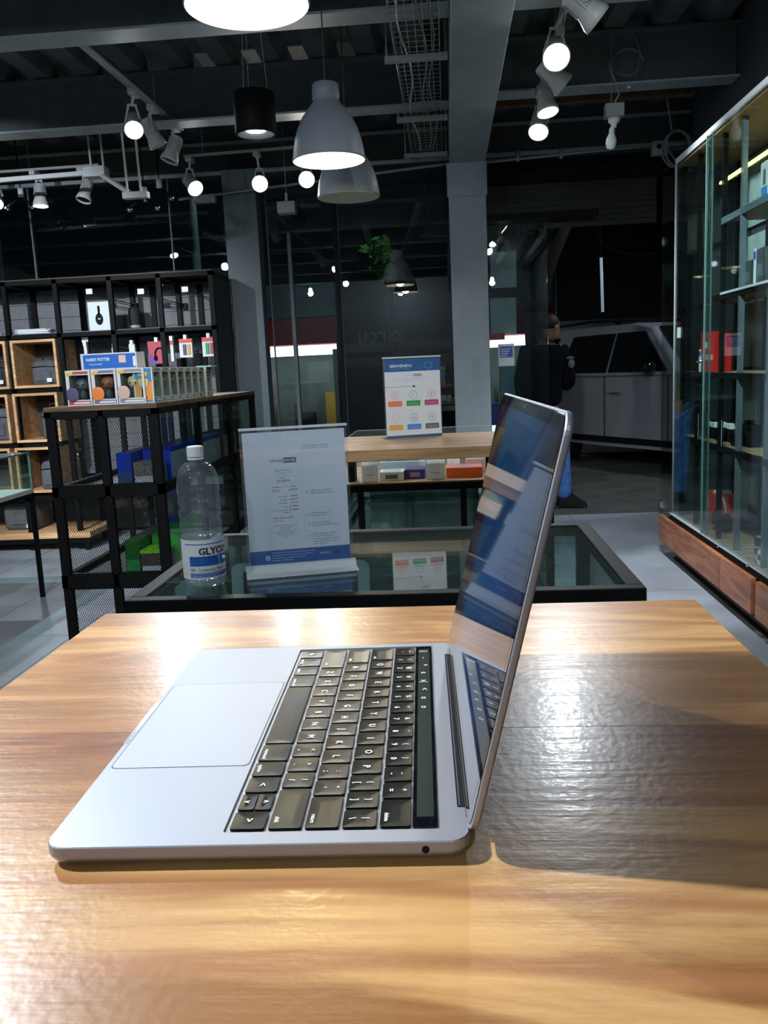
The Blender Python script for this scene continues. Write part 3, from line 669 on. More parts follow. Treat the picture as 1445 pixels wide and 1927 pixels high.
# sheet: x across, y up
SH = MB(); Msh = fr((.006, .0010, .018), (1, 0, 0), (0, 0, 1)); w1, h1 = wS-.012, hS-.022
SH.box(0, w1, 0, h1, -.0006, 0, 0, Msh)
e_ = .00025
def sx(px): return (px-20)/(221.)*w1   # sheet layout units: width 221, height 260 (origin top left)
def R_(x0, x1, y0, y1, m, z=e_): SH.rect(x0*w1, x1*w1, (1-y1)*h1, (1-y0)*h1, z, m, Msh)
def TX(s, x, y, size, m, al='LEFT', bold=0.0, z=e_*2): SH.text(s, size, x*w1, (1-y)*h1, z, m, Msh, al, bold=bold)
R_(0, 1, .895, 1.0, 2)                                         # blue footer
TX('circuit', .375, .226, .0098, 1, 'RIGHT'); R_(.382, .510, .196, .234, 1); TX('BANK', .446, .226, .0092, 0, 'CENTER', bold=.01, z=e_*3)
TX('Estimado cliente, verifica los', .575, .12, .0046, 3); TX('siguientes datos en tu ticket:', .575, .138, .0046, 3)
TX('Sucursal Mixcoac', .375, .295, .0046, 3, 'CENTER'); TX('Av. Insurgentes Sur 1728', .375, .312, .0034, 4, 'CENTER')
for y in (.335, .385): R_(.26, .49, y, y+.0022, 4)
for x in (.26, .488): R_(x, x+.0022, .335, .387, 4)
TX('TOTAL', .375, .352, .0036, 3, 'CENTER'); TX('$1,299.00', .375, .376, .0062, 1, 'CENTER')
TX('Artículo', .255, .42, .0044, 1); TX('Precio', .50, .42, .0044, 1, 'RIGHT'); R_(.33, .43, .416, .418, 4)
TX('iPad Air 2', .255, .445, .0042, 1); TX('$1,299.00', .505, .445, .0044, 1, 'RIGHT'); TX('Gris / 32 GB', .255, .461, .0034, 4)
for k, (l1, l2) in enumerate((('Descuento:', '$100.00'), ('Subtotal:', '$1,199.00'), ('IVA (16%):', '$177.93'), ('Total:', '$1,299.00'))):
    TX(l1, .400, .492+k*.026, .0040, 3, 'RIGHT'); TX(l2, .505, .492+k*.026, .0042, 1, 'RIGHT')
R_(.24, .50, .578, .5795, 4)
TX('Tarjeta terminada en', .405, .598, .0036, 3, 'RIGHT'); TX('$1,299.00', .505, .598, .0044, 1, 'RIGHT'); TX('Efectivo', .40, .616, .0040, 3, 'CENTER')
TX('Nota sobre el pedido', .255, .655, .0046, 1); TX('Caja: Maria', .255, .676, .0038, 3)
for k, s in enumerate(('Recibe tu factura en tu correo', 'ingresa al portal', 'facturación.', 'o escanea el código y captura los', 'datos de tu compra en', 'línea.')):
    TX(s, .37, .712+k*.017, .0037, 3, 'CENTER')
R_(.215, .2165, .30, .92, 4); R_(.515, .5165, .33, .60, 4); R_(.555, .5562, .10, .86, 5)
for y, a_ in ((.466, .52), (.640, .53), (.715, .54), (.805, .46)):
    R_(a_, .60, y, y+.0014, 5); SH.cyl((.605*w1, (1-y)*h1, 0), (.605*w1, (1-y)*h1, e_*2), .0011, n=8, mat=1, M=Msh)
for y, s in ((.462, ('Validar que la cantidad', 'desglosada esté correcta')), (.635, ('Validar que aparezca', 'tu nombre aquí')), (.71, ('Validar que la fecha', 'de tu compra esté correcta')), (.795, ('Validar que tenga impreso', 'el código de su compra')),
              (.855-.018, ('Es muy importante revisar tu', 'ticket. Recuérdalo, es válido'))):
    for k, l_ in enumerate(s): TX(l_, .63, y+k*.0185, .0047, 3)
TX('para tu garantía.', .63, .873, .0047, 3)
SH.lathe([(.0052, 0), (.0052, e_*2), (.0038, e_*2), (.0038, 0)], 20, 0, Msh @ T(.175*w1, .048*h1, e_)); SH.cyl((.175*w1, .048*h1, 0), (.175*w1, .048*h1, e_*3), .0020, n=10, mat=0, M=Msh)
for k, s in enumerate(('Además de tu ticket impreso, la factura llega por correo', 'electrónico con tu pedido para tu mayor seguridad. Si', 'tienes dudas de tu compra contáctanos por', 'WhatsApp al 55 8000 7134.')):
    TX(s, .215, .920+k*.020, .0038, 0)
TX('circuit', .790, .950, .0076, 0, 'RIGHT'); R_(.797, .900, .926, .957, 0); TX('BANK', .848, .950, .0072, 2, 'CENTER', bold=.01, z=e_*3)
SH.build('printed_sheet', [K['paper'], K['ink'], K['blue'], K['ink_grey'], K['ink_pale'], mat('ink_light_blue', (.42, .56, .72), .6)], sg)

# ================================================================== plastic bottle
bt = thing('plastic_bottle', 'clear plastic bottle with white cap and blue and white label on the glass case', 'bottle', (-.482, 1.592, CT), 0)
RB = .0402
def wavy(z): return RB-.0022*max(0, math.sin((z-.10)/.012*PI))*(1 if .105 < z < .180 else 0)
pr_ = [(.0, .006), (.018, .003), (.030, .0008), (.037, .0015), (RB, .008)]+[(RB-.0006, .014)]+[(RB, .02+.01*k) for k in range(8)]
pr_ += [(wavy(.105+.003*k), .105+.003*k) for k in range(27)]
pr_ += [(RB*math.cos(t_)*1.0 if False else .0135+(RB-.0135)*math.cos(t_)**.8, .188+.050*math.sin(t_)) for t_ in [PI/2*k/10 for k in range(10)]]
pr_ += [(.0135, .239), (.0130, .246), (.0130, .262)]
MB().lathe(pr_, 40).build('bottle_body', K['pet'], bt)
MB().lathe([(0.0, .0075), (.030, .0035), (RB-.0012, .010), (RB-.0012, .098), (0, .098)], 40).build('liquid', glassmat('liquid', (.90, .97, 1.0), .02, f0=.03, film=.10, filmcol=(.8, .93, 1)), bt)
cp = []
for k in range(48):
    a = 2*PI*k/48; cp.append(a)
L = []
for z, dr in ((.249, 0), (.2495, .0004), (.266, .0004), (.2685, -.0006), (.2690, -.003)):
    L.append([((.0150+dr+(.0004 if i % 2 else 0))*math.cos(a), (.0150+dr+(.0004 if i % 2 else 0))*math.sin(a), z) for i, a in enumerate(cp)])
MB().loops(L).build('cap', K['white_plastic'], bt)
MB().lathe([(.0150, .243), (.0156, .2435), (.0156, .2465), (.0150, .247)], 32, cap0=True, cap1=True).build('cap_ring', K['white_plastic'], bt)
lb = MB(); RL = RB+.0004
def wl(r, z0): return lambda p: (math.sin(p[0]/r+LBA)*r, -math.cos(p[0]/r+LBA)*r, z0+p[1])
LBA = .45
def lrect(x0, x1, z0, z1, m, r=RL):
    k = max(2, int((x1-x0)/.003)); vs_ = []; f_ = wl(r, 0)
    for i in range(k+1):
        xx = x0+(x1-x0)*i/k; vs_ += [f_((xx, z0, 0)), f_((xx, z1, 0))]
    lb.add(vs_, [(2*i, 2*i+2, 2*i+3, 2*i+1) for i in range(k)], m, smooth=True)
lrect(-.073, .075, .018, .094, 0)
lrect(-.045, .075, .0845, .0865, 1, RL+.0002)
lb.text('GLYCO SOLV', .0185, 0, 0, 0, 2, warp=lambda p: wl(RL+.0003, .0655)((p[0]-.0155, p[1], 0)), bold=.045)
lrect(-.035, .024, .0435, .0625, 1, RL+.0002); lrect(.026, .075, .0435, .0625, 1, RL+.0002)
lb.text('SOLVENTE PARA', .0068, 0, 0, 0, 2, warp=lambda p: wl(RL+.0003, .0565)((p[0]-.033, p[1], 0)), bold=.02)
lb.text('PEGAMENTO DE HULE', .0056, 0, 0, 0, 2, warp=lambda p: wl(RL+.0003, .0508)((p[0]-.033, p[1], 0)), bold=.01)
lb.text('PARA ARTISTAS', .0056, 0, 0, 0, 2, warp=lambda p: wl(RL+.0003, .0452)((p[0]-.026, p[1], 0)), bold=.01)
lb.text('IIIII  Contenido Neto 1 L', .0088, 0, 0, 0, 2, warp=lambda p: wl(RL+.0003, .0335)((p[0]*.9-.034, p[1], 0)), bold=.005)
lrect(-.035, .075, .0215, .0305, 1, RL+.0002)
lb.text('HECHO EN MEXICO POR DISTRIBUIDORA', .0036, 0, 0, 0, 0, warp=lambda p: wl(RL+.0003, .0270)((p[0]-.033, p[1], 0)))
lb.text('BUENA SUERTE 12 COL. SAN MIGUEL', .0036, 0, 0, 0, 0, warp=lambda p: wl(RL+.0003, .0228)((p[0]-.033, p[1], 0)))
LBA0 = LBA
lb.ell((math.sin(.036/RL+LBA)*RL, -math.cos(.036/RL+LBA)*RL, .055), (.006, .0015, .004), 10, 0)
lb.build('paper_label', [mat('bottle_label', (.85, .88, .90), .45), mat('label_blue', (.01, .16, .62), .45), K['ink']], bt)

# ================================================================== second high table with sign
t2 = bar_table('display_table', 'wooden topped high table farther back carrying the colourful welcome sign', -.55, .24, 2.575, 3.13, 1.0624, .034, (2.86,), K['counter_wood'], .10, .010)
# bent price sheets etc. live on the case behind
s2 = thing('sign_holder', 'upright welcome sign with six coloured buttons on the far wooden table', 'sign', (-.218, 2.95, 1.0624), .30)
w2, h2 = .205, .272
MB().box(0, w2, 0, .002, 0, h2+.004).box(0, w2, .0045, .0065, 0, h2+.004).build('acrylic_panels', K['acrylic'], s2)
MB().box(-.002, w2+.002, -.003, .06, 0, .002).build('foot', K['acrylic'], s2)
MB().box(0, w2, -.002, .0065, h2+.002, h2+.007).build('top_edge', K['acrylic_white'], s2)
SH = MB(); Msh = fr((.004, -.0006, .004), (1, 0, 0), (0, 0, 1)); w1, h1 = w2-.008, h2-.006
SH.box(0, w1, 0, h1, -.0006, 0, 0, Msh); e_ = .0003
R_(0, 1, 0, .155, 2); R_(0, 1, .975, 1, 2)
TX('BIENVENIDO', .10, .10, .0135, 0, bold=.02); TX('a tu tienda de tecnología', .10, .128, .0068, 5)
for x0_, x1_, y0_, y1_ in ((.72, .86, .05, .056), (.72, .86, .115, .121), (.72, .728, .05, .12), (.852, .86, .05, .12), (.76, .82, .135, .14), (.64, .645, .08, .14), (.685, .69, .08, .14), (.64, .69, .08, .085)): R_(x0_, x1_, y0_, y1_, 5)
TX('circuit', .52, .215, .0098, 4, 'RIGHT'); R_(.527, .665, .188, .222, 3); TX('BANK', .596, .215, .0090, 0, 'CENTER', z=e_*3)
TX('Aquí encontrarás todos los servicios que tenemos para ti, conoce', .5, .255, .0052, 4, 'CENTER'); TX('nuestras ventas, compras y garantías', .5, .274, .0052, 4, 'CENTER')
R_(0, .52, .345, .351, 3); SH.cyl((.52*w1, .652*h1, 0), (.52*w1, .652*h1, e_*2), .0042, n=14, mat=6, M=Msh)
cols = [('orange', 7), ('green', 8), ('magenta', 9), ('yellow', 10), ('sky', 11), ('grey', 12)]
for k, (cn, mi) in enumerate(cols):
    cx, row = (.17, .50, .83)[k % 3], k//3; yc = .455+row*.295; yb = .565+row*.305
    SH.lathe([(.0138, 0), (.0138, e_), (.0128, e_), (.0128, 0)], 24, mi, Msh @ T(cx*w1, (1-yc)*h1, e_))
    ic = ['C', '/', 'Z', 'F', 'oo', 'O'][k]; TX(ic, cx, yc+.022, .015, mi, 'CENTER')
    TX('servicio', cx, yc+.068, .0050, 4, 'CENTER')
    L = rrect((cx-.125)*w1, (cx+.125)*w1, (1-yb-.035)*h1, (1-yb+.035)*h1, .002, 3)
    SH.poly([(x, y, e_) for x, y in L], mi, Msh)
    TX('Conoce nuestras', cx, yb, .0050, 4, 'CENTER'); TX('promociones aquí', cx, yb+.020, .0050, 4, 'CENTER')
SH.build('printed_sheet', [K['paper'], K['ink'], mat('header_blue', (.018, .10, .30), .5), K['ink_grey'], K['ink_pale'], mat('pale_blue_line', (.25, .42, .68), .5), K['navy'], K['orange'], K['green'], K['magenta'], K['yellow'], K['sky'], K['grey']], s2)

# ================================================================== long glass case behind it, with boxed goods
X0, X1, Y0, Y1 = -.63, .40, 3.36, 5.74
case2 = glass_case('long glass display case behind the far wooden table', X0, X1, Y0, Y1, .853, (-.361, .048))
CX, CY = (X0+X1)/2, (Y0+Y1)/2
SZ = .857
MB().box(-.505, .505, -1.185, 1.185, SZ-.0045, SZ).build('wood_top', K['shelf_wood'], case2)
MB().box(-.50, .50, -.55, 1.18, .900, .905).build('hood_glass', K['glass_case'], case2)
for a_, b_, c_, d_ in ((-.50, .50, -.55, -.545), (-.50, .50, 1.175, 1.18), (-.50, -.495, -.545, 1.175), (.495, .50, -.545, 1.175)): MB().box(a_, b_, c_, d_, SZ, .900).build('hood_side', K['glass_green'], case2)
MB().box(-.502, .502, 1.176, 1.182, .9045, .907).box(-.502, -.497, -.55, 1.18, .9045, .907).build('hood_edge', K['grey_metal'], case2)
MB().box(-.49, .49, -1.1, 1.1, .455, .465).build('middle_board', K['steel_dark'], case2)
MB().box(-.49, .49, -1.1, 1.1, .33, .35).build('lower_board', K['grey_metal'], case2)
def on_shelf(px, Y): return at(px, 900, Y=Y).x
def carton(lab, px0, px1, Y, dy, h, m, top=None, face=None, cat='box', z=SZ, name='phone_box'):
    x0, x1 = on_shelf(px0, Y), on_shelf(px1, Y)
    t = thing(name, lab, cat, ((x0+x1)/2, Y, z)); hw = (x1-x0)/2
    MB().box(-hw, hw, 0, dy, .0, h).build('carton', m, t, .0015)
    if top: MB().box(-hw*.72, hw*.72, dy*.2, dy*.75, h, h+.0008).build('top_print', top, t)
    if face: MB().box(-hw*.5, hw*.5, -.0008, 0, h*.2, h*.7).build('face_print', face, t)
    return t
pb = mat('pale_blue_card', (.40, .58, .68), .4); ob = mat('orange_card', (.85, .16, .03), .4); pu = mat('purple_card', (.06, .04, .22), .4)
carton('small white and blue phone box in front in the case under the far table', 714, 760, 3.43, .10, .035, K['paper_cool'], pb, K['grey'])
carton('purple phone box lying beside the small white box', 762, 800, 3.46, .12, .038, pu, None, mat('purple_print', (.35, .30, .55), .5))
carton('long pale phone box lying behind the purple box', 714, 802, 3.62, .14, .055, pb, K['grey'])
carton('dark green flat box at the back of the case shelf', 716, 800, 3.80, .15, .075, mat('dark_green_card', (.03, .06, .04), .5))
carton('bright orange phone box with purple print', 840, 908, 3.45, .13, .040, ob, mat('lilac_print', (.35, .25, .45), .5))
carton('blue topped white phone box behind the orange one', 878, 930, 3.75, .14, .075, K['paper_cool'], mat('deep_blue_print', (.02, .09, .35), .4))
carton('pale pink phone box behind the orange one', 878, 925, 3.63, .09, .055, mat('pink_card', (.6, .45, .45), .5))
carton('black phone box at the left end of the case shelf', 655, 668, 3.43, .08, .09, K['black_matt'])
def card(lab, px0, px1, Y, h, z=SZ, lean=.12):
    x0, x1 = on_shelf(px0, Y), on_shelf(px1, Y)
    t = thing('price_card', lab, 'card', ((x0+x1)/2, Y, z)); hw = (x1-x0)/2; M = RX(-lean)
    MB().box(-hw, hw, 0, .002, 0, h, M=M).build('sheet', K['paper_cool'], t)
    mb = MB()
    for k in range(4): mb.box(-hw*.6, hw*(.5-.1*k), -.0006, 0, h*(.75-k*.1), h*(.77-k*.1), M=M)
    mb.box(-hw*.5, hw*.5, -.0006, 0, h*.27, h*.34, M=M).build('printed_lines', K['ink_pale'], t)
    MB().box(-hw*.5, hw*.5, .0, .03, 0, .002).build('foot', K['acrylic'], t)
card('white info card right of the left black post in the case', 681, 712, 3.42, .088)
card('white info card between the purple box and the orange box', 803, 838, 3.42, .088)
card('white info card directly behind the right black post of the case', 842, 866, 3.60, .095)
# sheet of grey plastic wrap in the lower part
t = thing('wrapped_parcel', 'grey plastic wrapped parcel low inside the far glass case', 'parcel', (-.12, 3.75, .466))
mb = MB(); r_ = random.Random(4); nx, nz = 26, 8; g_ = []
for j in range(nz):
    for i in range(nx): g_.append((-.24+.48*i/(nx-1), r_.uniform(-.012, .012), .02+.30*j/(nz-1)+r_.uniform(-.006, .006)))
mb.add(g_, [(j*nx+i, j*nx+i+1, (j+1)*nx+i+1, (j+1)*nx+i) for j in range(nz-1) for i in range(nx-1)], smooth=True)
mb.box(-.24, .24, .012, .30, 0, .31)
mb.build('wrapping', mat('grey_wrap', (.50, .54, .54), .35, noise=.25, nscale=10), t)
MB().box(-.25, .25, -.03, -.01, .245, .258).build('white_tape', K['paper_cool'], t)
t = tag(MB().box(.14, .36, 3.62, 3.9, .466, .80).build('storage_box', mat('pale_grey_board', (.30, .34, .34), .7, noise=.1)), 'pale grey box inside the far glass case, right end', 'box')
# ================================================================== ceiling fixtures
def pendant(lab, loc, r, lit=True, cord_top=3.2, group='dome pendant lamps'):
    """loc = centre of the rim"""
    t = thing('pendant_lamp', lab, 'lamp', loc, 0, group); h = r*1.45
    out = [(r, 0), (r*.985, .03), (r*.93, .085), (r*.83, .14), (r*.68, .19), (r*.52, .225), (r*.42, .245), (r*.36, .262), (r*.35, .272), (r*.37, .276), (r*.365, .33), (r*.33, .338), (.012, .340)]
    MB().lathe(out, 48).build('shade', K['pend_grey'], t)
    MB().lathe([(a*.985, b-.002) for a, b in out[:9]]+[(.02, .262)], 48).build('inner_lining', K['pend_in'], t)
    MB().lathe([(r, 0), (r+.002, .002), (r+.001, .006), (r-.003, .004)], 48).build('rim', K['pend_grey'], t)
    MB().cyl((0, 0, .23), (0, 0, .16), .018, n=12).build('socket', K['white_plastic'], t)
    MB().ell((0, 0, .105), (.045, .045, .06), 16).build('bulb', K['bulb'] if lit else K['white_plastic'], t)
    MB().cyl((0, 0, .338), (0, 0, cord_top-loc[2]), .0035, n=6).build('cord', mat('red_cord', (.12, .05, .04), .7), t)
    MB().cyl((0, 0, cord_top-loc[2]), (0, 0, cord_top-loc[2]+.03), .03, n=16).build('ceiling_rose', K['grey_metal'], t)
    if lit:
        add_light('bulb_light', 'POINT', t, (0, 0, .035), PEND_W, WARM, shadow_soft_size=.05)
    return t
pendant('large lit grey dome pendant at the very top of the picture', (-.529, 2.585, 2.33), .176, cord_top=3.22)
pendant('lit grey dome pendant hanging in the middle, whole shade visible', (-.519, 4.2, 2.277), .169, cord_top=3.22)
pendant('unlit grey dome pendant behind and below the lit middle one', (-.507, 4.9, 2.243), .171, False, cord_top=3.22)

TR = []
def spot(lab, lens, aim, mount_z, on=True, r=.055, power=1.0, track_dx=0, warm=False, wide=1.0):
    """track spotlight: lens centre, aim direction, height of its track"""
    lens = Vector(lens); d = Vector(aim).normalized(); L_ = .17
    back = lens-d*L_; piv = lens-d*(L_*.55)
    top = Vector((piv.x, piv.y, mount_z)); best = 9
    for a_, b_ in TR:
        ab = b_-a_; k_ = max(0.0, min(1.0, (piv-a_).dot(ab)/ab.dot(ab))); q_ = a_+ab*k_; dd = (q_.xy-piv.xy).length
        if dd < best: best = dd; top = Vector((q_.x, q_.y, mount_z))
    t = thing('track_spotlight', lab, 'spotlight', top, 0, 'white track spotlights')
    o = top; M = T(*-o)
    M2 = M @ fr(back, d.orthogonal(), d.cross(d.orthogonal()))
    # frame with local z = d
    zx = d.orthogonal().normalized(); zy = d.cross(zx)
    Mh = M @ Matrix(((zx.x, zy.x, d.x, back.x), (zx.y, zy.y, d.y, back.y), (zx.z, zy.z, d.z, back.z), (0, 0, 0, 1)))
    MB().lathe([(0, 0), (r*.60, 0), (r*.72, .012), (r*.74, .10), (r*.80, .115), (r, .15), (r*1.02, .172), (r*.95, .172), (r*.90, .160)], 24, M=Mh).build('housing', K['white_metal'], t)
    mb = MB()
    for k in range(10):
        a = PI*.15+PI*.7*k/9
        for s in (1, -1): mb.box(r*.71, r*.79, -.0015, .0015, .02, .10, M=Mh @ RZ(a*s))
    mb.build('cooling_fins', K['grey_metal'], t)
    MB().cyl((0, 0, .160), (0, 0, .164), r*.90, n=24, M=Mh).build('lens', (K['lens_warm'] if warm else K['lens_on']) if on else K['lens_off'], t)
    sv = d.cross(Vector((0, 0, 1)));
    sv = Vector((1, 0, 0)) if sv.length < .1 else sv.normalized()
    hub = Vector((piv.x, piv.y, min(mount_z-.035, piv.z+.10)))
    mb = MB()
    for s in (-1, 1): mb.bar(hub+sv*s*.02, piv+sv*s*(r*.82), .010, M=M).bar(piv+sv*s*r*.70, piv+sv*s*r*.92, .016, M=M)
    mb.bar(hub-sv*.028, hub+sv*.028, .012, M=M).cyl(hub, Vector((top.x, top.y, mount_z-.02)), .009, n=8, M=M).build('yoke', K['white_metal'], t)
    MB().box(-.022, .022, -.05, .05, -.034, 0).build('track_adapter', K['white_metal'], t)
    if on:
        add_light('spot_light', 'SPOT', t, (lens+d*.006-o), SPOT_W*power, (1.0, .96, .84) if warm else COOL, (lens+d-o), spot_size=1.15*wide, spot_blend=.75, shadow_soft_size=.045)
    return t
def track(lab, p0, p1, drops=()):
    p0, p1 = Vector(p0), Vector(p1); c_ = (p0+p1)/2; TR.append((p0, p1)); t = thing('light_track', lab, 'track', c_)
    MB().bar(p0-c_, p1-c_, .036, h=.018).build('rail', K['white_metal'], t)
    sd = Vector((0, 0, -.0098))
    for s in (-.008, .008):
        n_ = (p1-p0).normalized().cross(Vector((0, 0, 1)))*s
        MB().bar(p0-c_+sd+n_, p1-c_+sd+n_, .004, h=.002).build('slot', K['black_matt'], t)
    mb = MB()
    for q in drops: mb.cyl(Vector(q[:3])-c_, Vector((q[0], q[1], q[3]))-c_, .004, n=6)
    if drops: mb.build('suspension_wires', K['grey_metal'], t)
    return t
ZT = 2.985
track('white track running away from the camera, left of the pendants', (-1.78, 4.35, ZT), (-1.76, 6.1, ZT), [(-1.78, 4.6, ZT, 3.25), (-1.77, 5.6, ZT, 3.25)])
spot('bright lit spotlight on the left ceiling track, facing the camera', at(252, 245, Y=5.15), (.25, -.75, -.62), ZT-.01, power=.6)
spot('unlit spotlight next to the bright one on the left ceiling track', at(298, 275, Y=5.55), (.35, .2, -.9), ZT-.01, False)
spot('unlit spotlight tilted left at the far end of the left ceiling track', at(318, 303, Y=5.95), (-.35, -.15, -.9), ZT-.01, False, r=.06)
# front-left track across
track('white track parallel to the shop front at the upper left', (-5.6, 6.83, 2.955), (-2.62, 6.78, 2.955), [(-4.6, 6.83, 2.955, 3.25), (-3.2, 6.82, 2.955, 3.25)])
spot('lit spotlight pointing straight down, upper left', at(77, 388, Y=6.84), (0, -.1, -1), 2.945, r=.058)
spot('dim unlit spotlight right of the downward one, upper left', at(157, 377, Y=6.80), (-.2, -.35, -1), 2.945, False, r=.058)
spot('lit spotlight cut by the left edge of the picture', at(-8, 384, Y=6.80), (.2, -.6, -.8), 2.945, r=.058)
track('white track parallel to the shop front behind the pendants', (-1.95, 6.78, 2.975), (-.60, 6.70, 2.975), [(-1.8, 6.77, 2.975, 3.25), (-.75, 6.7, 2.975, 3.25)])
spot('lit spotlight tilted sideways left of the black cylinder lamp', at(368, 355, Y=6.7), (.50, -.55, -.55), 2.965, r=.062)
spot('bright round lit spotlight directly under the black cylinder lamp', at(489, 346, Y=6.7), (.17, -.93, -.30), 2.965, r=.062, power=.3)
spot('bright yellowish spotlight just under the middle pendant rim', at(577, 338, Y=6.7), (.12, -.93, -.30), 2.965, r=.062, warm=True, power=.3)
# right track
track('white track above the right row of spotlights', (.60, 3.6, 3.02), (.68, 6.1, 3.02), [(.61, 3.8, 3.02, 3.25), (.66, 5.2, 3.02, 3.25)])
spot('large unlit looking spotlight aimed right at the top right', at(1125, 38, Y=4.0), (.75, .15, -.62), 3.01, False, r=.065)
spot('brightest lit spotlight, facing the camera at the upper right', at(1047, 108, Y=4.45), (-.05, -.80, -.60), 3.01, r=.066, power=.5)
spot('lit spotlight turned right, below the brightest one', at(1062, 162, Y=4.9), (.75, .1, -.66), 3.01, r=.062)
spot('lit spotlight pointing down, third of the right row', at(1031, 212, Y=5.35), (.15, -.25, -1), 3.01, r=.064, power=.8)
spot('lowest lit spotlight of the right row beside the box beam', at(1013, 249, Y=5.8), (-.15, -.62, -.78), 3.01, r=.064, power=.5)
# the same tracks go on unseen; several of their spots are added fill
track('white track over the laptop table, above the picture', (-1.80, -2.2, ZT), (-1.78, 3.9, ZT), [(-1.8, 0, ZT, 3.25), (-1.79, 3, ZT, 3.25)])
track('white track over the right aisle, above the picture', (.56, -2.2, 3.02), (.60, 3.3, 3.02), [(.57, 0, 3.02, 3.25), (.6, 3, 3.02, 3.25)])
spot('lit spotlight over the left aisle aimed at the laptop', (-1.66, .74, 2.78), (1.50, -.28, -1.6), ZT-.01, power=3.0, wide=.72)
spot('lit spotlight over the left aisle aimed at the glass case', (-1.66, 2.3, 2.78), (1.55, -1.75, -1.75), ZT-.01, power=1.3, wide=.7)
spot('unseen added spotlight over the left aisle behind the camera aimed forward', (-1.70, -.6, 2.80), (.35, 2.6, -1.25), ZT-.01, power=1.0, wide=.8)  # fill spot added out of view, lights the room from behind
spot('unseen added spotlight over the right aisle behind the camera aimed forward', (.58, -.5, 2.80), (-.2, 3.0, -1.3), 3.01, power=1.0, wide=.8)  # matching fill spot on the right, also added out of view
spot('unseen added spotlight over the right aisle aimed at the cabinet', (.62, 2.6, 2.80), (.9, 1.7, -1.15), 3.01, power=2.6)  # added to bring more light into the cabinet
spot('unseen added spotlight over the left aisle aimed at the toy boxes', (-1.60, 1.6, 2.80), (-.10, 2.1, -1.35), ZT-.01, power=1.6)  # added out of view to light the toy boxes
spot('unseen added spotlight over the right aisle aimed at the floor by the drawers', (.63, 3.3, 2.80), (.45, 1.5, -1.7), 3.01, power=1.5)  # added to brighten the floor on the right
spot('unseen added spotlight far back on the left aimed at the shelves', (-3.0, 2.6, 2.80), (-.2, 3.6, -1.3), ZT-.01, power=5.0, wide=.8)  # added, strong, to brighten crates and shelves
track('white track at the far left above the picture', (-3.9, 2.6, ZT), (-2.0, 2.6, ZT))
spot('unseen added spotlight at the far left aimed at the floor', (-3.3, 3.9, 2.80), (.7, .9, -1.5), ZT-.01, power=3.2)  # added out of view to brighten the left floor
track('white track at the left over the low glass table', (-4.4, 3.85, ZT), (-2.4, 3.85, ZT))

# unseen bare bulbs added behind the camera to brighten room and ceiling
for q_, l_ in (((-4.6, .6, 2.9), 'at the far left behind the picture edge'), ((-2.6, -2.4, 2.9), 'behind the camera on the left'), ((.9, -2.2, 2.9), 'behind the camera on the right'), ((-.9, -3.4, 2.9), 'near the back wall')):
    t = thing('added_bulb', 'unseen bare bulb added as fill light '+l_, 'lamp', q_, 0, 'added bare fill bulbs')
    MB().cyl((0, 0, .05), (0, 0, 3.33-q_[2]), .008, n=8).lathe([(.0, .07), (.035, .07), (.034, .045), (.016, .03), (.0, .03)], 16).build('lamp_holder', K['white_plastic'], t)
    MB().ell((0, 0, -.01), (.038, .038, .05), 16).build('bulb', emat('added_bulb_glow', (.9, .96, 1), 25), t)
    add_light('bulb_light', 'POINT', t, (0, 0, -.07), 42 if q_[1] < .7 else 20, COOL, shadow_soft_size=.05)
# black cylinder downlight
cyl_ = thing('cylinder_lamp', 'black cylinder ceiling lamp left of the middle pendant', 'lamp', (-.885, 4.34, 2.45))
MB().lathe([(.088, 0), (.098, .0), (.100, .004), (.100, .185), (.096, .190), (0, .190)], 36).build('drum', K['black'], cyl_)
MB().lathe([(.090, .002), (.060, .012), (.045, .02)], 28).build('inner_ring', K['white_metal'], cyl_)
MB().cyl((0, 0, .018), (0, 0, .022), .047, n=24).build('diffuser', emat('cylinder_lens', (.85, .93, 1), 6), cyl_)
mb = MB()
for a in (0, 2.1, 4.2): mb.cyl((.07*math.cos(a), .07*math.sin(a), .19), (.03*math.cos(a), .03*math.sin(a), .78), .0015, n=5)
mb.build('hanging_wires', K['grey_metal'], cyl_)
MB().cyl((0, 0, .78), (0, 0, .80), .05, n=16).build('ceiling_plate', K['black'], cyl_)

# wire cable tray
ct = thing('cable_tray', 'galvanised wire cable tray running beside the grey box beam', 'cable tray', (-.10, 3.2, 2.90))
wm_ = mat('galvanised_wire', (.36, .38, .38), .35, metal=.6)
mb = MB(); hw = .115
for k in range(7): mb.tube([(-hw+2*hw*k/6, 0, 0), (-hw+2*hw*k/6, 3.9, 0)], .0025, 4)
for s in (-1, 1):
    for z in (.05, .10): mb.tube([(s*hw, 0, z), (s*hw, 3.9, z)], .003, 4)
mb.build('long_wires', wm_, ct)
mb = MB()
for k in range(56): mb.tube([(-hw, .05+k*.07, .10), (-hw, .05+k*.07, 0), (hw, .05+k*.07, 0), (hw, .05+k*.07, .10)], .0022, 4)
mb.build('cross_wires', wm_, ct)
for y in (.55, 1.55, 2.65, 3.6):
    MB().box(-.17, .155, y-.02, y+.02, -.035, -.008).box(-.165, -.155, y-.005, y+.005, -.03, .36).box(.14, .15, y-.005, y+.005, -.03, .30).build('support_bracket', K['grey_metal'], ct)
for k, (xo, ph) in enumerate(((-.06, 0), (.03, 1.3), (.07, 2.2))):
    MB().tube([(xo+.02*math.sin(ph+j*.8), .02+j*.19, .012+.006*math.sin(j*1.7+ph)) for j in range(20)], .005, 5).build('cable', K['white_plastic'] if k == 0 else K['grey_metal'], ct)

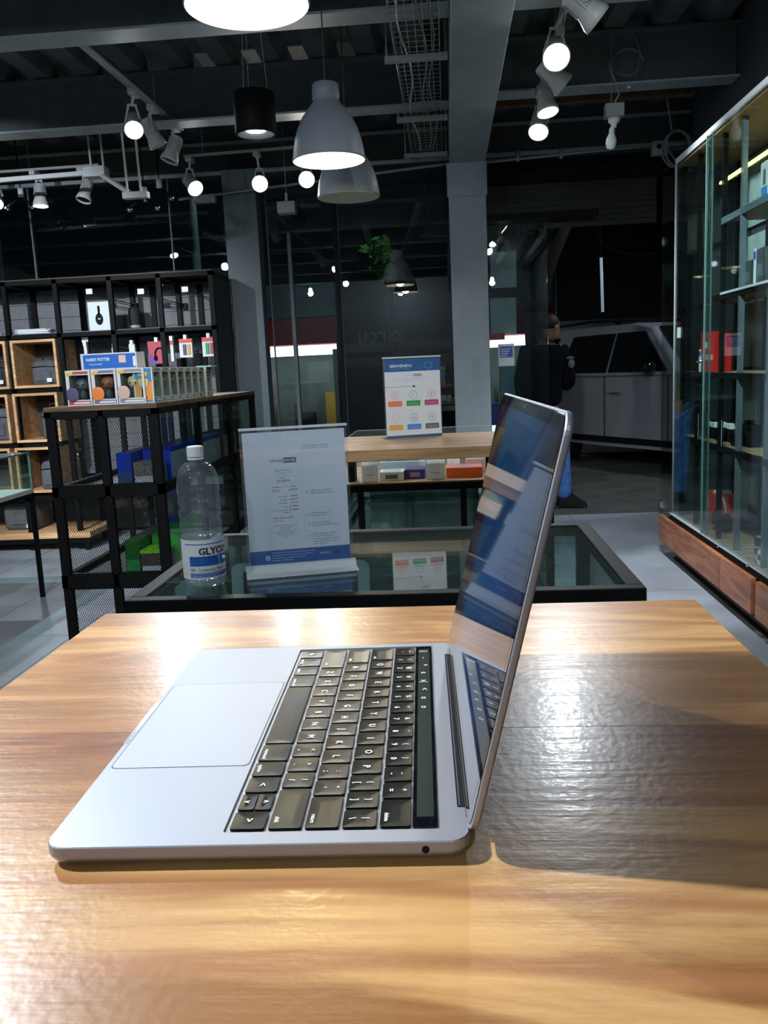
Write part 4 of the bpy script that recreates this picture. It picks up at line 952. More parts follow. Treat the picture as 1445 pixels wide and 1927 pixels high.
# conduits across the front, above doorway and window
t = thing('conduit', 'thin grey conduit crossing above the doorway to the junction box', 'pipe', (0, 7.05, 0))
MB().cyl((.35, 0, 2.855), (1.62, 0, 2.90), .012, n=8).build('pipe', K['grey_metal'], t)
for q_ in (.60, .93): MB().cyl((q_, .0, 2.845), (q_, 0, 2.92), .016, n=8).build('clip', K['grey_metal'], t)
t = thing('conduit', 'thin grey conduit crossing left of the grey column above the window', 'pipe', (0, 7.05, 0))
MB().cyl((-2.1, 0, 2.72), (.05, 0, 2.86), .011, n=8).build('pipe', K['grey_metal'], t)
MB().box(-1.97, -1.80, -.03, .03, 2.68, 2.74).build('end_box', K['grey_metal'], t)
jb = thing('junction_box', 'grey junction box with looped cables at the end of the right conduit', 'junction box', (1.66, 7.0, 2.86))
MB().box(-.06, .06, -.03, .03, -.05, .05).build('box', K['grey_metal'], jb, .004)
MB().cyl((-.01, -.031, .01), (-.01, -.034, .01), .02, n=12).build('knockout', K['black_matt'], jb)
def coil(r, c0, turns, tail, rr=.008):
    pts = [(c0[0]+r*math.cos(a)*(1+.1*math.sin(a*.37)), c0[1]+.02*math.sin(a*.5), c0[2]+r*1.3*math.sin(a)) for a in [2*PI*k/16 for k in range(int(16*turns))]]
    return MB().tube(pts+tail, rr, 6)
coil(.10, (.12, -.05, -.02), 2.4, [(.05, -.05, .3), (.0, 0, .55), (.02, .05, .95)]).build('looped_cable', K['grey_metal'], jb)
MB().tube([(.06, -.03, -.02), (.14, -.05, -.16), (.22, -.05, -.18), (.30, -.3, -.25)], .008).build('cable_tail', K['grey_metal'], jb)
# small hanging lamp holder
hb = thing('bulb_fixture', 'small white bulb hanging from a metal box above the doorway', 'lamp', at(1155, 218, Y=5.6))
MB().box(-.055, .055, -.04, .04, -.01, .065).build('metal_box', K['grey_metal'], hb, .003)
MB().lathe([(.0, -.012), (.035, -.012), (.034, -.035), (.020, -.045), (.017, -.06), (.014, -.07)], 20).build('lamp_holder', K['white_plastic'], hb)
MB().lathe([(.013, -.065), (.018, -.085), (.016, -.10), (.030, -.13), (.033, -.155), (.024, -.185), (0, -.195)], 20, M=T(-.005, 0, 0) @ RY(.08)).build('bulb', K['white_plastic'], hb)
MB().tube([(.0, 0, .065), (.03, 0, .12), (.01, 0, .19), (-.02, .02, .28), (-.02, .05, .36)], .006, 6).build('cable', K['grey_metal'], hb)
MB().cyl((-.01, .02, .06), (-.01, .02, .60), .003, n=5).build('hanging_rod', K['grey_metal'], hb)
cc = thing('coiled_cable', 'thin grey cable coil hanging on the short beam, upper right', 'cable', at(1180, 118, Y=5.66))
pts = [(.10*(1-.12*k/16)*math.cos(2*PI*k/16), 0, .085*(1-.1*k/16)*math.sin(2*PI*k/16)) for k in range(34)]
MB().tube(pts+[(.05, 0, -.1), (.01, -.005, -.13)], .003, 5).tube([(.09, 0, .02), (.05, 0, .14), (.0, 0, .20)], .003, 5).build('coil', K['grey_metal'], cc)
MB().ell((.01, -.005, -.135), (.012, .008, .016)).build('plug', K['white_plastic'], cc)

# white square conduit frame hanging at the upper left
sf = thing('hanging_bracket', 'white square tube bracket hung on rods at the upper left', 'bracket', at(178, 325, Y=6.3))
o = sf.location
a2 = at(252, 368, Y=5.9)-o
MB().box(-.07, .09, -.05, .05, -.035, .035).build('corner_block', K['white_metal'], sf, .003)
MB().bar((.04, 0, -.01), a2, .028).build('diagonal_arm', K['white_metal'], sf)
MB().box(a2.x-.07, a2.x+.10, a2.y-.03, a2.y+.03, a2.z-.02, a2.z+.02).build('end_plate', K['white_metal'], sf)
r1 = at(162, 258, Y=6.3)-o; r2 = at(182, 256, Y=6.3)-o
for q in (-.02, .07): MB().bar((q, 0, .03), (q-.01, 0, 3.28-o.z), .013).build('rod', K['white_metal'], sf)
for q in (-.04, .05): MB().bar((a2.x+q, a2.y, a2.z), (a2.x+q-.01, a2.y, 3.28-o.z), .012).build('rod', K['white_metal'], sf)
MB().bar((-.05, 0, .0), (-1.4, .0, -.02), .03, h=.03).build('side_arm', K['white_metal'], sf)
# black twin-headed lamps
def twin(lab, p):
    t = thing('twin_lamp', lab, 'lamp', p)
    MB().cyl((0, 0, .0), (0, 0, .07), .022, n=12).build('base', K['white_metal'], t)
    for s in (-1, 1):
        MB().tube([(0, 0, 0), (s*.05, -.02, -.03), (s*.09, -.04, -.07)], .012, 6).build('arm', K['black'], t)
        MB().ell((s*.10, -.045, -.085), (.02, .02, .02), 10).build('lamp_head', K['lens_off'], t)
    MB().cyl((0, 0, .07), (0, 0, 3.34-p[2]), .005, n=6).build('rod', K['black'], t)
twin('small black twin lamp left of the downward spotlight', at(40, 372, Y=6.85))
twin('small black twin lamp behind the white bracket', at(300, 355, Y=6.6))
twin('small black twin lamp near the bracket end plate', at(272, 372, Y=6.2))
t = thing('ceiling_speaker', 'small pale box speaker hanging behind the warm spotlight', 'speaker', at(540, 393, Y=7.0))
MB().box(-.07, .07, -.05, .05, -.04, .05).build('box', K['grey_metal'], t, .004)
MB().cyl((-.0, 0, .05), (-.0, 0, .12), .012, n=8).build('mount', K['white_metal'], t)
MB().cyl((-.0, 0, .12), (-.0, 0, 3.25-t.location.z), .004, n=6).build('rod', K['grey_metal'], t)
# ================================================================== shelving against the shop front, left
SHY = 6.50
sf = thing('shelving_unit', 'tall black steel shelving unit with grey slatted back, left of the dim column', 'shelf', (-2.6, SHY, 0))
ox = -2.6
posts_x = [-1.745, -2.147, -2.528, -2.955, -3.36, -3.77, -4.17]
f = MB()
for x in posts_x:
    for y in (0, .46): MB().box(x-ox-.018, x-ox+.018, y, y+.035, 0, 2.09).build('post', K['black'], sf)
for z in (2.06, 1.66):
    f.box(-4.19-ox, -1.727-ox, 0, .03, z, z+.03).box(-4.19-ox, -1.727-ox, .465, .495, z, z+.03)
    for x in posts_x: f.box(x-ox-.015, x-ox+.015, .03, .465, z, z+.03)
for x in posts_x[:4]: f.box(x-ox-.015, x-ox+.015, .03, .465, .45, .48)
f.build('rails', K['black'], sf)
MB().box(-4.19-ox, -1.73-ox, .0, .49, 2.092, 2.10).build('top_board', mat('dark_top_board', (.07, .045, .03), .6), sf)
MB().box(-4.17-ox, -1.75-ox, .03, .47, 1.691, 1.698).build('board', K['steel_dark'], sf)
MB().box(-2.95-ox, -1.75-ox, .03, .47, .481, .49).build('board', K['steel_dark'], sf)
gs = mat('slatwall_grey', (.15, .16, .175), .6, noise=.1)
for j in range(14):
    z = .55+j*.108
    for a, b in ((-4.15, -2.97), (-2.93, -1.765)):
        MB().box(a-ox, b-ox, .497, .51, z, z+.1045).build('back_slat', gs, sf)
for x in (-2.36, -1.97): MB().box(x-ox-.02, x-ox+.02, .47, .497, .5, 2.05).build('back_rail', K['black'], sf)
MB().box(-1.735-ox, -1.728-ox, .03, .47, .1, 2.05).build('side_panel', mat('side_mesh_dark', (.02, .024, .024), .6), sf)

# wooden crates: open fronted boxes
def crate(x0, x1, z0, z1, lab, y=SHY-.02, d=.36):
    t = thing('wooden_crate', lab, 'crate', ((x0+x1)/2, y, z0), 0, 'open wooden crates'); hw = (x1-x0)/2; h = z1-z0; q = .020
    MB().box(-hw, hw, 0, d, 0, q).build('bottom_board', K['cube_wood'], t)
    MB().box(-hw, hw, 0, d, h-q, h).build('top_board', K['cube_wood'], t)
    MB().box(-hw, -hw+q, 0, d, q, h-q).build('side_board', K['cube_wood'], t)
    MB().box(hw-q, hw, 0, d, q, h-q).build('side_board', K['cube_wood'], t)
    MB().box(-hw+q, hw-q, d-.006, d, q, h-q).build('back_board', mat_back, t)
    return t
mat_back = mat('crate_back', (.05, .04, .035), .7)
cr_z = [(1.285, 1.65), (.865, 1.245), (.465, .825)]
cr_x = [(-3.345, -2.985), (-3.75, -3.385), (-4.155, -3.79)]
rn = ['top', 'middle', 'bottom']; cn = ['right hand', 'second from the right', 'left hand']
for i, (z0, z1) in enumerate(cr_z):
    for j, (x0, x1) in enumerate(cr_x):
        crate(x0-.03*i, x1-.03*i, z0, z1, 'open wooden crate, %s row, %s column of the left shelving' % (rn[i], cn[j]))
        if z0 > 1.2: pass
f = MB()
for i in (1, 2): 
    z0 = cr_z[i][1]; f.box(-4.2-ox, -2.97-ox-.03*i, -.0, .03, z0+.005, z0+.032)
f.box(-4.2-ox, -2.97-ox, 0, .49, .40, .44)
f.build('crate_rails', K['black'], sf)
# bags in the crates
def bag(lab, x, z, w_, h_, d_=.16, m='cloth', y=SHY+.12, tagon=True, seed=1):
    t = thing('bag', lab, 'bag', (x, y, z)); r_ = random.Random(seed)
    L = []
    for k, (zz, s) in enumerate(((0, .92), (.10, 1.0), (.5, 1.0), (.8, .95), (.93, .86), (1.0, .62))):
        L.append([(a*(1+r_.uniform(-.04, .04)), b, zz*h_) for a, b in rrect(-w_/2*s, w_/2*s, -d_/2*s, d_/2*s, .03*s, 4)])
    MB().loops(L, smooth=True).build('body', K[m], t)
    MB().tube([(-w_*.2, 0, h_*.97), (-w_*.15, 0, h_*1.12), (w_*.15, 0, h_*1.12), (w_*.2, 0, h_*.97)], .008).build('handle', K['cloth_dark'], t)
    MB().box(-w_*.3, w_*.3, -d_/2-.012, -d_/2+.01, h_*.15, h_*.55).build('front_pocket', K[m], t, .004)
    MB().tube([(-w_*.46, -d_*.5, h_*.72), (0, -d_*.56, h_*.75), (w_*.46, -d_*.5, h_*.72)], .003).build('zip', K['black_matt'], t)
    if tagon: MB().box(w_*.18, w_*.38, -d_/2-.03, -d_/2-.027, .02, .05).build('price_tag', K['white_plastic'], t)
    return t
bag('grey cloth camera bag with white tag in the top right crate', -3.13, 1.305, .20, .19, seed=2)
bag('dark backpack in the middle right crate', -3.12, .885, .15, .24, m='cloth', tagon=False, seed=3)
bag('grey rounded bag in the crate left of the middle right crate', -3.56, .885, .22, .25, m='cloth', seed=4, tagon=False)
bag('grey pouch in the lowest right crate', -3.17, .485, .16, .22, seed=5, tagon=False)
bag('dark narrow bag in the upper crate at the picture edge', -3.50, 1.305, .14, .20, m='cloth_dark', seed=6)
# low wooden bench shelf with a big grey bag
lb_ = thing('low_shelf', 'low wooden shelf close to the floor under the crates', 'shelf', (-3.4, 6.45, 0))
MB().box(-1.3, .55, 0, .55, .10, .145).build('board', K['cube_wood'], lb_)
MB().box(-1.3, .55, .0, .03, .06, .10).box(-1.3, .55, .5, .53, .06, .10).build('rail', K['black'], lb_)
for x in (-1.28, .50): MB().box(x, x+.03, 0, .03, 0, .06).box(x, x+.03, .5, .53, 0, .06).build('foot', K['black'], lb_)
bag('large light grey bag standing on the low wooden shelf', -3.50, .145, .30, .30, .22, y=6.75, seed=7)
# things on the long shelf
t = thing('paper_stack', 'untidy stack of white papers on the shelf above the crates', 'papers', (-3.18, SHY+.10, 1.698))
for k in range(6): MB().box(-.13, .13, -.07, .07, k*.006, k*.006+.005, M=RZ(.08*math.sin(k*2.1)) @ T(.012*math.cos(k*3), 0, 0)).build('sheet', K['paper'], t)
t = thing('price_strip', 'small white price strips at the left end of the long shelf', 'label', (-3.46, SHY+.02, 1.698))
MB().box(-.03, .03, 0, .02, 0, .012).build('strip', K['paper'], t)
hbx = thing('headphone_box', 'white box with black headphones pictured, on the long black shelf', 'box', (-2.64, SHY+.06, 1.698))
MB().box(-.095, .085, 0, .10, 0, .215).build('carton', K['paper_cool'], hbx, .002)
mb = MB(); ring_ = [(-.01+.030*math.cos(a), -.0025, .085+.044*math.sin(a)) for a in [2*PI*k/24 for k in range(24)]]
mb.loops([ring_, [(x, y-.001, z) for x, y, z in ring_]])
mb.box(-.018, .000, -.0035, -.0015, .12, .185).build('headphone_picture', K['black'], hbx)
MB().box(-.020, .0, -.0045, -.0038, .082, .092).build('logo', K['ink_pale'], hbx)
MB().box(.086, .0865, .02, .08, .02, .19).build('side_print', K['grey'], hbx)
# wire hooks with white price tags
def hook(px, py, lab, z=None):
    p = at(px, py, Y=SHY+.10); t = thing('display_hook', lab, 'hook', (p.x, SHY+.10, p.z))
    MB().box(-.025, .025, -.004, 0, -.018, .022).build('price_tag', K['white_plastic'], t)
    MB().tube([(0, 0, 0), (.12, .12, -.05), (.22, .37, -.085)], .004, 5).tube([(0, 0, -.015), (.12, .12, -.065), (.22, .37, -.10)], .003, 5).build('wire', K['black'], t)
    MB().box(.20, .24, .365, .385, -.12, -.07).build('bracket', K['black'], t)
hook(168, 549, 'empty wire hook with white tag above the headphone box')
hook(265, 549, 'empty wire hook with white tag, middle of the slatted back')
hook(348, 545, 'empty wire hook with bluish white tag at the right of the slatted back')
hook(160, 640, 'short wire hook with grey tag under the long shelf, left')
# carded goods hanging in the second row
def hang(px0, py0, px1, py1, lab, mats, bits, name='blister_pack', y=SHY+.05):
    a = at(px0, py0, Y=y); b = at(px1, py1, Y=y); t = thing(name, lab, 'package', ((a.x+b.x)/2, y, b.z)); hw = (b.x-a.x)/2; h = a.z-b.z
    MB().box(-hw, hw, 0, .03, 0, h).build('card', mats[0], t, .001)
    MB().box(-hw, hw, -.001, 0, h*.78, h).build('header', mats[1], t)
    MB().box(-.012, .012, -.008, .03, h-.005, h+.03).build('hanging_tab', K['white_plastic'], t)
    MB().tube([(0, .0, h+.015), (0, .42, h+.03)], .003, 5).build('hook', K['black'], t)
    for x0, x1, z0, z1, m in bits:
        MB().rprism(x0*hw, x1*hw, z0*h, z1*h, .004, [(.001, 0), (.008, .002)], M=fr((0, 0, 0), (1, 0, 0))).build('product', m, t)
    return t
pk = mat('red_violet_card', (.45, .03, .06), .4); vi = mat('violet_card', (.16, .03, .28), .4)
t = hang(277, 643, 314, 684, 'red and violet headphone box hanging over the toy boxes', [pk, pk], [], 'headphone_package')
MB().add([(-.067, -.0015, 0), (.02, -.0015, 0), (-.067, -.0015, .09)], [(0, 1, 2)]).build('violet_corner', vi, t)
MB().tube([(.035*math.cos(a)+.02, -.006, .075+.045*math.sin(a)) for a in [PI*1.15-PI*1.3*k/12 for k in range(13)]], .006).ell((-.012, -.008, .045), (.014, .008, .022)).ell((.052, -.008, .045), (.014, .008, .022)).build('headphone_picture', K['black'], t)
hang(336, 638, 363, 672, 'red and white pack with a violet and a yellow controller', [K['paper_cool'], K['red']], [(-.45, .12, .12, .70, mat('deep_violet', (.06, .02, .14), .4)), (.22, .75, .12, .70, mat('amber', (.70, .35, .03), .4))])
hang(379, 635, 407, 670, 'red and white pack with a green and a pink controller', [K['paper_cool'], K['red']], [(-.5, .05, .12, .70, K['green']), (.15, .72, .12, .70, K['magenta'])])
hang(319, 640, 328, 680, 'narrow red and white pack beside the headphone box', [K['paper_cool'], K['red']], [])
hang(210, 655, 222, 682, 'white hanging pack partly hidden behind the blue box, right', [K['paper_cool'], K['paper_cool']], [])
hang(242, 648, 256, 682, 'tall white hanging pack right behind the blue box', [K['paper_cool'], K['paper_cool']], [])
hang(157, 650, 166, 684, 'white hanging pack at the left end behind the blue box', [K['paper_cool'], K['paper_cool']], [])
t = thing('portable_speaker', 'black rounded speaker on the long shelf beside the headphone box', 'speaker', (-2.46, SHY+.30, 1.698))
MB().lathe([(0, 0), (.04, 0), (.045, .02), (.045, .15), (.035, .18), (0, .185)], 20).build('body', K['cloth_dark'], t)
MB().lathe([(.046, .02), (.047, .03), (.046, .04)], 20).build('ring', K['grey_metal'], t)

# ================================================================== black counter with mesh doors and toy boxes
LZ = 1.20
LX0, LX1, LY0, LY1 = -1.825, -1.30, 3.77, 5.75
lc = thing('mesh_counter', 'black counter with expanded metal panels and wooden top, left of the bottle', 'counter', ((LX0+LX1)/2, (LY0+LY1)/2, 0))
hx, hy = (LX1-LX0)/2, (LY1-LY0)/2
dw = wood('dark_counter_top', (.19, .115, .06), (.07, .04, .02), .45, 1.3)
MB().box(-hx, hx, -hy, hy, LZ-.022, LZ).build('top_board', dw, lc, .002)
q = .035
for a in (-1, 1):
    for b in (-1, 1): MB().box(a*(hx-.02)-.018, a*(hx-.02)+.018, b*(hy-.02)-.018, b*(hy-.02)+.018, 0, LZ-.022).build('post', K['black'], lc)
MB().box(-.012, .012, -hy, -hy+.03, 0, LZ-.022).build('middle_post', K['black'], lc)
for yy in (-.33, .33): MB().box(hx-.035, hx, yy-.015, yy+.015, 0, LZ-.022).build('side_post', K['black'], lc)
f = MB()
zr = [(1.152, 1.178), (.79, .835), (.36, .42), (.0, .05)]
for z0, z1 in zr:
    f.box(-hx, hx, -hy, -hy+.03, z0, z1).box(-hx, hx, hy-.03, hy, z0, z1).box(-hx, -hx+.03, -hy, hy, z0, z1)
    f.box(hx-.03, hx, -hy, hy, z0 if z0 < 1 else 1.15, z1 if z0 < 1 else 1.178)
f.build('rails', K['black'], lc)
for z in (.80, .38): MB().box(-hx+.03, hx-.03, -hy+.03, hy-.03, z, z+.012).build('shelf_board', mat('dark_shelf', (.05, .05, .052), .5), lc)
MB().box(hx-.012, hx-.006, -hy+.04, hy-.04, .06, 1.15).build('side_glass', K['glass_green'], lc)
def mesh_panel(parent, x0, x1, z0, z1, y, name='mesh_panel'):
    """expanded metal: diamonds of flat strands"""
    mb = MB(); dx, dz, w_ = .0110, .0200, .0040
    nx = int((x1-x0)/dx)+1; nz = int((z1-z0)/dz)+1
    for i in range(nx):
        for j in range(nz):
            xa = x0+i*dx; za = z0+j*dz; xm = min(xa+dx/2, x1); xb = min(xa+dx, x1); zm = min(za+dz/2, z1); zb = min(za+dz, z1)
            for (p, r) in (((xa, zm), (xm, zb)), ((xm, zb), (xb, zm)), ((xa, zm), (xm, za)), ((xm, za), (xb, zm))):
                mb.add([(p[0], y, p[1]-w_/2), (r[0], y, r[1]-w_/2), (r[0], y+.001, r[1]+w_/2), (p[0], y+.001, p[1]+w_/2)], [(0, 1, 2, 3)])
    o = mb.build(name, K['black'], parent, kind='stuff'); return o
for z0, z1 in ((.835, 1.152), (.42, .79), (.05, .36)):
    mesh_panel(lc, -hx+.042, -.024, z0+.006, z1-.006, -hy+.012)
    mesh_panel(lc, .024, hx-.042, z0+.006, z1-.006, -hy+.012)
    fb = MB()
    for a, b in ((-hx+.038, -.012), (.012, hx-.038)):
        fb.box(a, a+.008, -hy, -hy+.025, z0, z1).box(b-.008, b, -hy, -hy+.025, z0, z1).box(a, b, -hy, -hy+.025, z0, z0+.008).box(a, b, -hy, -hy+.025, z1-.008, z1)
    fb.build('door_frame', K['black'], lc)
MB().box(-.13, -.10, -hy-.004, -hy, 1.0, 1.012).cyl((-.12, -hy-.004, 1.0), (-.12, -hy-.01, .96), .006, n=8).build('padlock', K['lens_off'], lc)
# white sleeve box seen through the mesh
# game cases: spine up rows inside the counter, seen through mesh and side glass
def row(n_, x, y0, z, m1, m2, grp, lab, name='game_case', h=.17, w_=.135, face=1):
    first = None
    for k in range(n_):
        pos = (x, y0+k*.0155, z)
        if first is None:
            t = thing(name, lab[0], 'game case', pos, 0, grp)
            MB().box(-w_/2, w_/2, 0, .0135, 0, h).build('case', m1, t)
            MB().box(w_/2, w_/2+.0006, .0015, .012, .004, h*.86).build('spine_label', m2, t); first = t
        else:
            r = dup(first, pos, None, lab[0])
    return first
row(58, -1.40, 4.00, .812, K['game_blue'], K['game_white'], 'blue game cases on the upper shelf', ['blue game case with pale spine in the long upper row behind side glass'])
row(20, -1.40, 4.98, .812, mat('assorted_case', (.10, .10, .12), .4), mat('assorted_spine', (.45, .35, .30), .5, noise=.5, nscale=50), 'dark game cases on the upper shelf, far end', ['dark game case with mixed spine at the far end of the upper row'])
row(36, -1.40, 4.02, .392, K['game_green'], K['game_white'], 'green game cases on the lower shelf', ['green game case in the lower row behind side glass'], h=.17)
# bulk display boxes seen through the mesh
def bulk(lab, x0, x1, y0, y1, z0, z1, m, name='display_box', m2=None):
    t = thing(name, lab, 'box', ((x0+x1)/2, (y0+y1)/2, z0)); a, b = (x1-x0)/2, (y1-y0)/2
    MB().box(-a, a, -b, b, 0, z1-z0).build('body', m, t, .002)
    MB().box(-a*.9, a*.9, -b-.001, -b, (z1-z0)*.1, (z1-z0)*.45).build('front_label', m2 or K['game_white'], t)
    return t
bulk('deep blue box behind the upper right mesh panel', -1.545, -1.475, 3.86, 4.2, .812, .975, K['game_blue'], m2=K['navy'])
bulk('grey patterned box at the front right behind the upper mesh', -1.46, -1.345, 3.84, 3.97, .812, .93, mat('grey_patterned', (.16, .16, .17), .5, noise=.6, nscale=120))
bulk('dark green box behind the lower right mesh panel', -1.545, -1.475, 3.86, 4.2, .392, .56, mat('deep_green', (.01, .14, .02), .3), m2=K['green'])
bulk('brown patterned box with lime lid behind the lower mesh', -1.465, -1.345, 3.84, 3.98, .392, .50, mat('brown_patterned', (.07, .05, .045), .5, noise=.6, nscale=120))
t = tag(MB().box(-1.466, -1.344, 3.839, 3.981, .501, .515).build('lime_lid', mat('lime', (.22, .70, .03), .35)), 'lime green flat case on the brown patterned box behind the lower mesh', 'game case')
bulk('blue box behind the green one, lower mesh', -1.50, -1.44, 4.3, 4.5, .392, .60, K['game_blue'], m2=K['navy'])
t = thing('white_tray', 'pale slanted card tray behind the upper left mesh panel', 'tray', (-1.66, 3.95, .812))
MB().add([(-.07, 0, 0), (.10, 0, 0), (.10, 0, .05), (-.07, 0, .0), (-.07, .15, .0), (.10, .15, .0), (.10, .15, .05)], [(0, 1, 2), (4, 5, 6), (0, 1, 5, 4), (1, 2, 6, 5), (0, 2, 6, 4)]).build('card', K['paper_cool'], t)

# ---- toy boxes on the counter
mw = mat('toy_box_white', (.62, .64, .68), .4); md = mat('toy_box_inside', (.02, .025, .035), .6)
def toybox(lab, x, y, rz, body, figc, hair, base, name='toy_box', w_=.116, h_=.160, d_=.090, accent=None, side=None, shirt=(.05, .05, .06)):
    """window box; local -y is the window side"""
    t = thing(name, lab, 'toy box', (x, y, LZ+.0005), rz, 'window boxed toys on the counter')
    q = .010
    mb = MB()
    mb.box(-w_/2, w_/2, 0, d_, h_-.022, h_, 0).box(-w_/2, w_/2, 0, d_, 0, .026, 0).box(-w_/2, -w_/2+q*1.6, 0, d_, .026, h_-.022, 0).box(w_/2-q, w_/2, 0, d_, .026, h_-.022, 0).box(-w_/2+q, w_/2-q, d_-.004, d_, .026, h_-.022, 1)
    mb.build('carton', [mw, body], t)
    MB().box(-w_/2+q*1.6, w_/2-q, .001, .0018, .026, h_-.022).build('window', K['glass'], t)
    mb = MB()
    mb.box(-w_/2+.006, w_/2-.006, -.0006, 0, .005, .021, 0)
    mb.box(-w_/2+.030, w_/2-.010, -.0012, -.0006, .009, .016, 1)
    mb.box(-w_/2+.035, w_/2-.010, -.0006, 0, h_-.017, h_-.006, 0)
    mb.ell((-w_/2+.020, -.0005, h_-.016), (.016, .001, .010), 12, 2)
    if accent: mb.ell((-w_/2+.026, -.001, .050), (.030, .0015, .034), 16, 3)
    mb.build('front_print', [base, K['paper'], K['yellow'], accent or base], t)
    if side: MB().box(-w_/2-.0006, -w_/2, .004, d_-.004, .004, h_-.004).build('side_print', side, t)
    # generic figure: big plain head on a small body
    mb = MB()
    mb.ell((.006, .030, .095), (.030, .027, .027), 14, 0)
    mb.ell((.006, .037, .106), (.033, .030, .022), 14, 1)
    for s in (-1, 1): mb.ell((.006+s*.013, .006, .094), (.0045, .003, .005), 8, 2)
    mb.lathe([(0, 0), (.016, 0), (.018, .02), (.010, .045), (0, .045)], 12, 3, T(.006, .032, .028))
    mb.build('figure', [figc, hair, K['black'], mat('toy_shirt', shirt, .6)], t)
    return t
skinf = mat('toy_skin', (.62, .42, .30), .5); dk = mat('toy_dark', (.04, .035, .04), .5); rd_ = mat('toy_red', (.35, .06, .03), .5); blond = mat('toy_blond', (.55, .36, .14), .5); brown = mat('toy_brown', (.12, .06, .03), .5); white_ = K['paper']
toybox('leftmost window boxed toy on the counter, dark figure with red base strip', -1.675, 3.83, 0, dk, mat('toy_grey', (.12, .12, .16), .4), dk, mat('strip_red', (.45, .06, .03), .5), accent=mat('acc_violet', (.08, .07, .16), .5))
toybox('second window boxed toy with orange oval on its front', -1.555, 3.83, 0, dk, mat('toy_rust', (.28, .08, .04), .5), rd_, mat('strip_violet', (.16, .16, .32), .5), accent=mat('acc_orange', (.80, .22, .04), .5))
toybox('third window boxed toy, pale bust and round portrait on its front', -1.425-.005, 3.83, 0, dk, skinf, blond, mat('strip_grey', (.25, .25, .27), .5), accent=mat('acc_skin', (.60, .42, .36), .5), w_=.126)
t = toybox('corner toy box with blue and orange end panel facing the table', -1.330-.002, 3.90, PI/2, mat('toy_teal', (.03, .10, .16), .5), skinf, blond, mat('strip_blue', (.10, .25, .50), .5))
# end art of the corner box: local -x face
sa = MB().box(-.0586, -.058, .006, .084, .004, .156, 0)
sa.box(-.0592, -.0586, .006, .084, .095, .156, 1).box(-.0592, -.0586, .006, .084, .004, .012, 1)
sa.ell((-.0594, .045, .130), (.001, .025, .013), 12, 2).ell((-.0596, .045, .085), (.001, .024, .019), 12, 3).ell((-.0594, .045, .095), (.001, .028, .018), 12, 2)
sa.box(-.0598, -.0590, .036, .054, .035, .066, 4).bar((-.0594, .040, .035), (-.0594, .034, .02), .006, 4).bar((-.0594, .050, .035), (-.0594, .056, .02), .006, 4)
sa.build('end_print', [mat('art_orange', (.70, .28, .05), .5), mat('art_blue', (.03, .22, .50), .5), K['yellow'], skinf, K['black']], t)
rowc = [('dark brown hair and blue back panel, right behind the corner box', brown, (.02, .12, .42)), ('black hair and blue panel, third in the side row', dk, (.02, .20, .50)),
        ('black hair on pale blue, fourth in the side row', dk, (.25, .40, .50)), ('brown hair on pale panel, fifth in the side row', brown, (.30, .40, .45)),
        ('reddish hair, sixth in the side row', rd_, (.15, .25, .35)), ('dark hair on brown panel, seventh in the side row', dk, (.12, .07, .05)), ('dark figure, last of the side row', dk, (.20, .20, .20))]
y = 4.02
for k, (l_, hr, bc) in enumerate(rowc):
    if k == 6: y += .03
    toybox('window boxed toy with '+l_, -1.332, y+.003, PI/2, mat('panel_%d' % k, bc, .5), skinf, hr, mat('strip_%d' % k, (.12, .30, .55) if k < 5 else (.1, .1, .1), .5)); y += .121
# blue carton lying on the toy boxes' rear
bb = thing('blue_box', 'long blue carton with white lettering standing behind the toy boxes', 'box', (-1.565, 3.945, LZ+.0005))
MB().box(-.138, .130, 0, .11, 0, .235).build('carton', mw, bb, .001)
mb = MB().box(-.126, .124, -.0008, 0, .165, .229, 0).box(.045, .078, -.0016, -.0008, .188, .222, 1).box(.112, .124, -.0016, -.0008, .17, .215, 2)
mb.text('HARRY POTTER', .020, M=fr((-.112, -.0018, .200), (1, 0, 0)), mat=2, bold=.02, sx=.8); mb.text('coleccionable', .012, M=fr((-.10, -.0018, .182), (1, 0, 0)), mat=2)
mb.build('front_print', [mat('carton_blue', (.01, .12, .48), .45), mat('sticker_pink', (.75, .50, .45), .5), K['paper_cool']], bb)
t = tag(MB().box(-1.385, -1.30, 4.72, 4.84, LZ+.161, LZ+.168).build('pale_lid', mat('pale_cyan', (.35, .55, .60), .4)), 'thin pale blue card lying on the side row of toy boxes', 'card')

# ================================================================== low glass table at the left edge
gt = thing('glass_showcase', 'low glass topped showcase with pale board at the left edge', 'display case', (-3.15, 4.2, 0))
hx, hy = .60, .83
MB().box(-hx, hx, -hy, hy, .655, .680).build('board', mat('pale_board', (.48, .46, .42), .5), gt)
f = MB()
for a in (-1, 1):
    f.box(-hx, hx, a*(hy-.012)-.012, a*(hy-.012)+.012, .63, .655).box(a*(hx-.012)-.012, a*(hx-.012)+.012, -hy, hy, .63, .655)
f.build('frame', K['black'], gt)
for a in (-1, 1):
    for b in (-1, 1): MB().box(a*(hx-.012)-.012, a*(hx-.012)+.012, b*(hy-.012)-.012, b*(hy-.012)+.012, 0, .63).build('leg', K['black'], gt)
MB().box(-hx, hx, -hy, hy, .895, .903).build('top_glass', K['glass_case'], gt)
MB().box(hx-.008, hx-.002, -hy, hy, .68, .895).build('side_glass', K['glass_green'], gt)
MB().box(-hx, hx, hy-.008, hy-.002, .68, .895).build('back_glass', K['glass_green'], gt)
MB().box(hx-.010, hx, hy-.010, hy, .68, .895).box(hx-.012, hx, -hy, hy, .897, .905).build('corner_edge', K['glass_edge'], gt)
t = thing('white_device', 'flat white box on the pale board inside the left showcase', 'box', (-2.72, 4.55, .68))
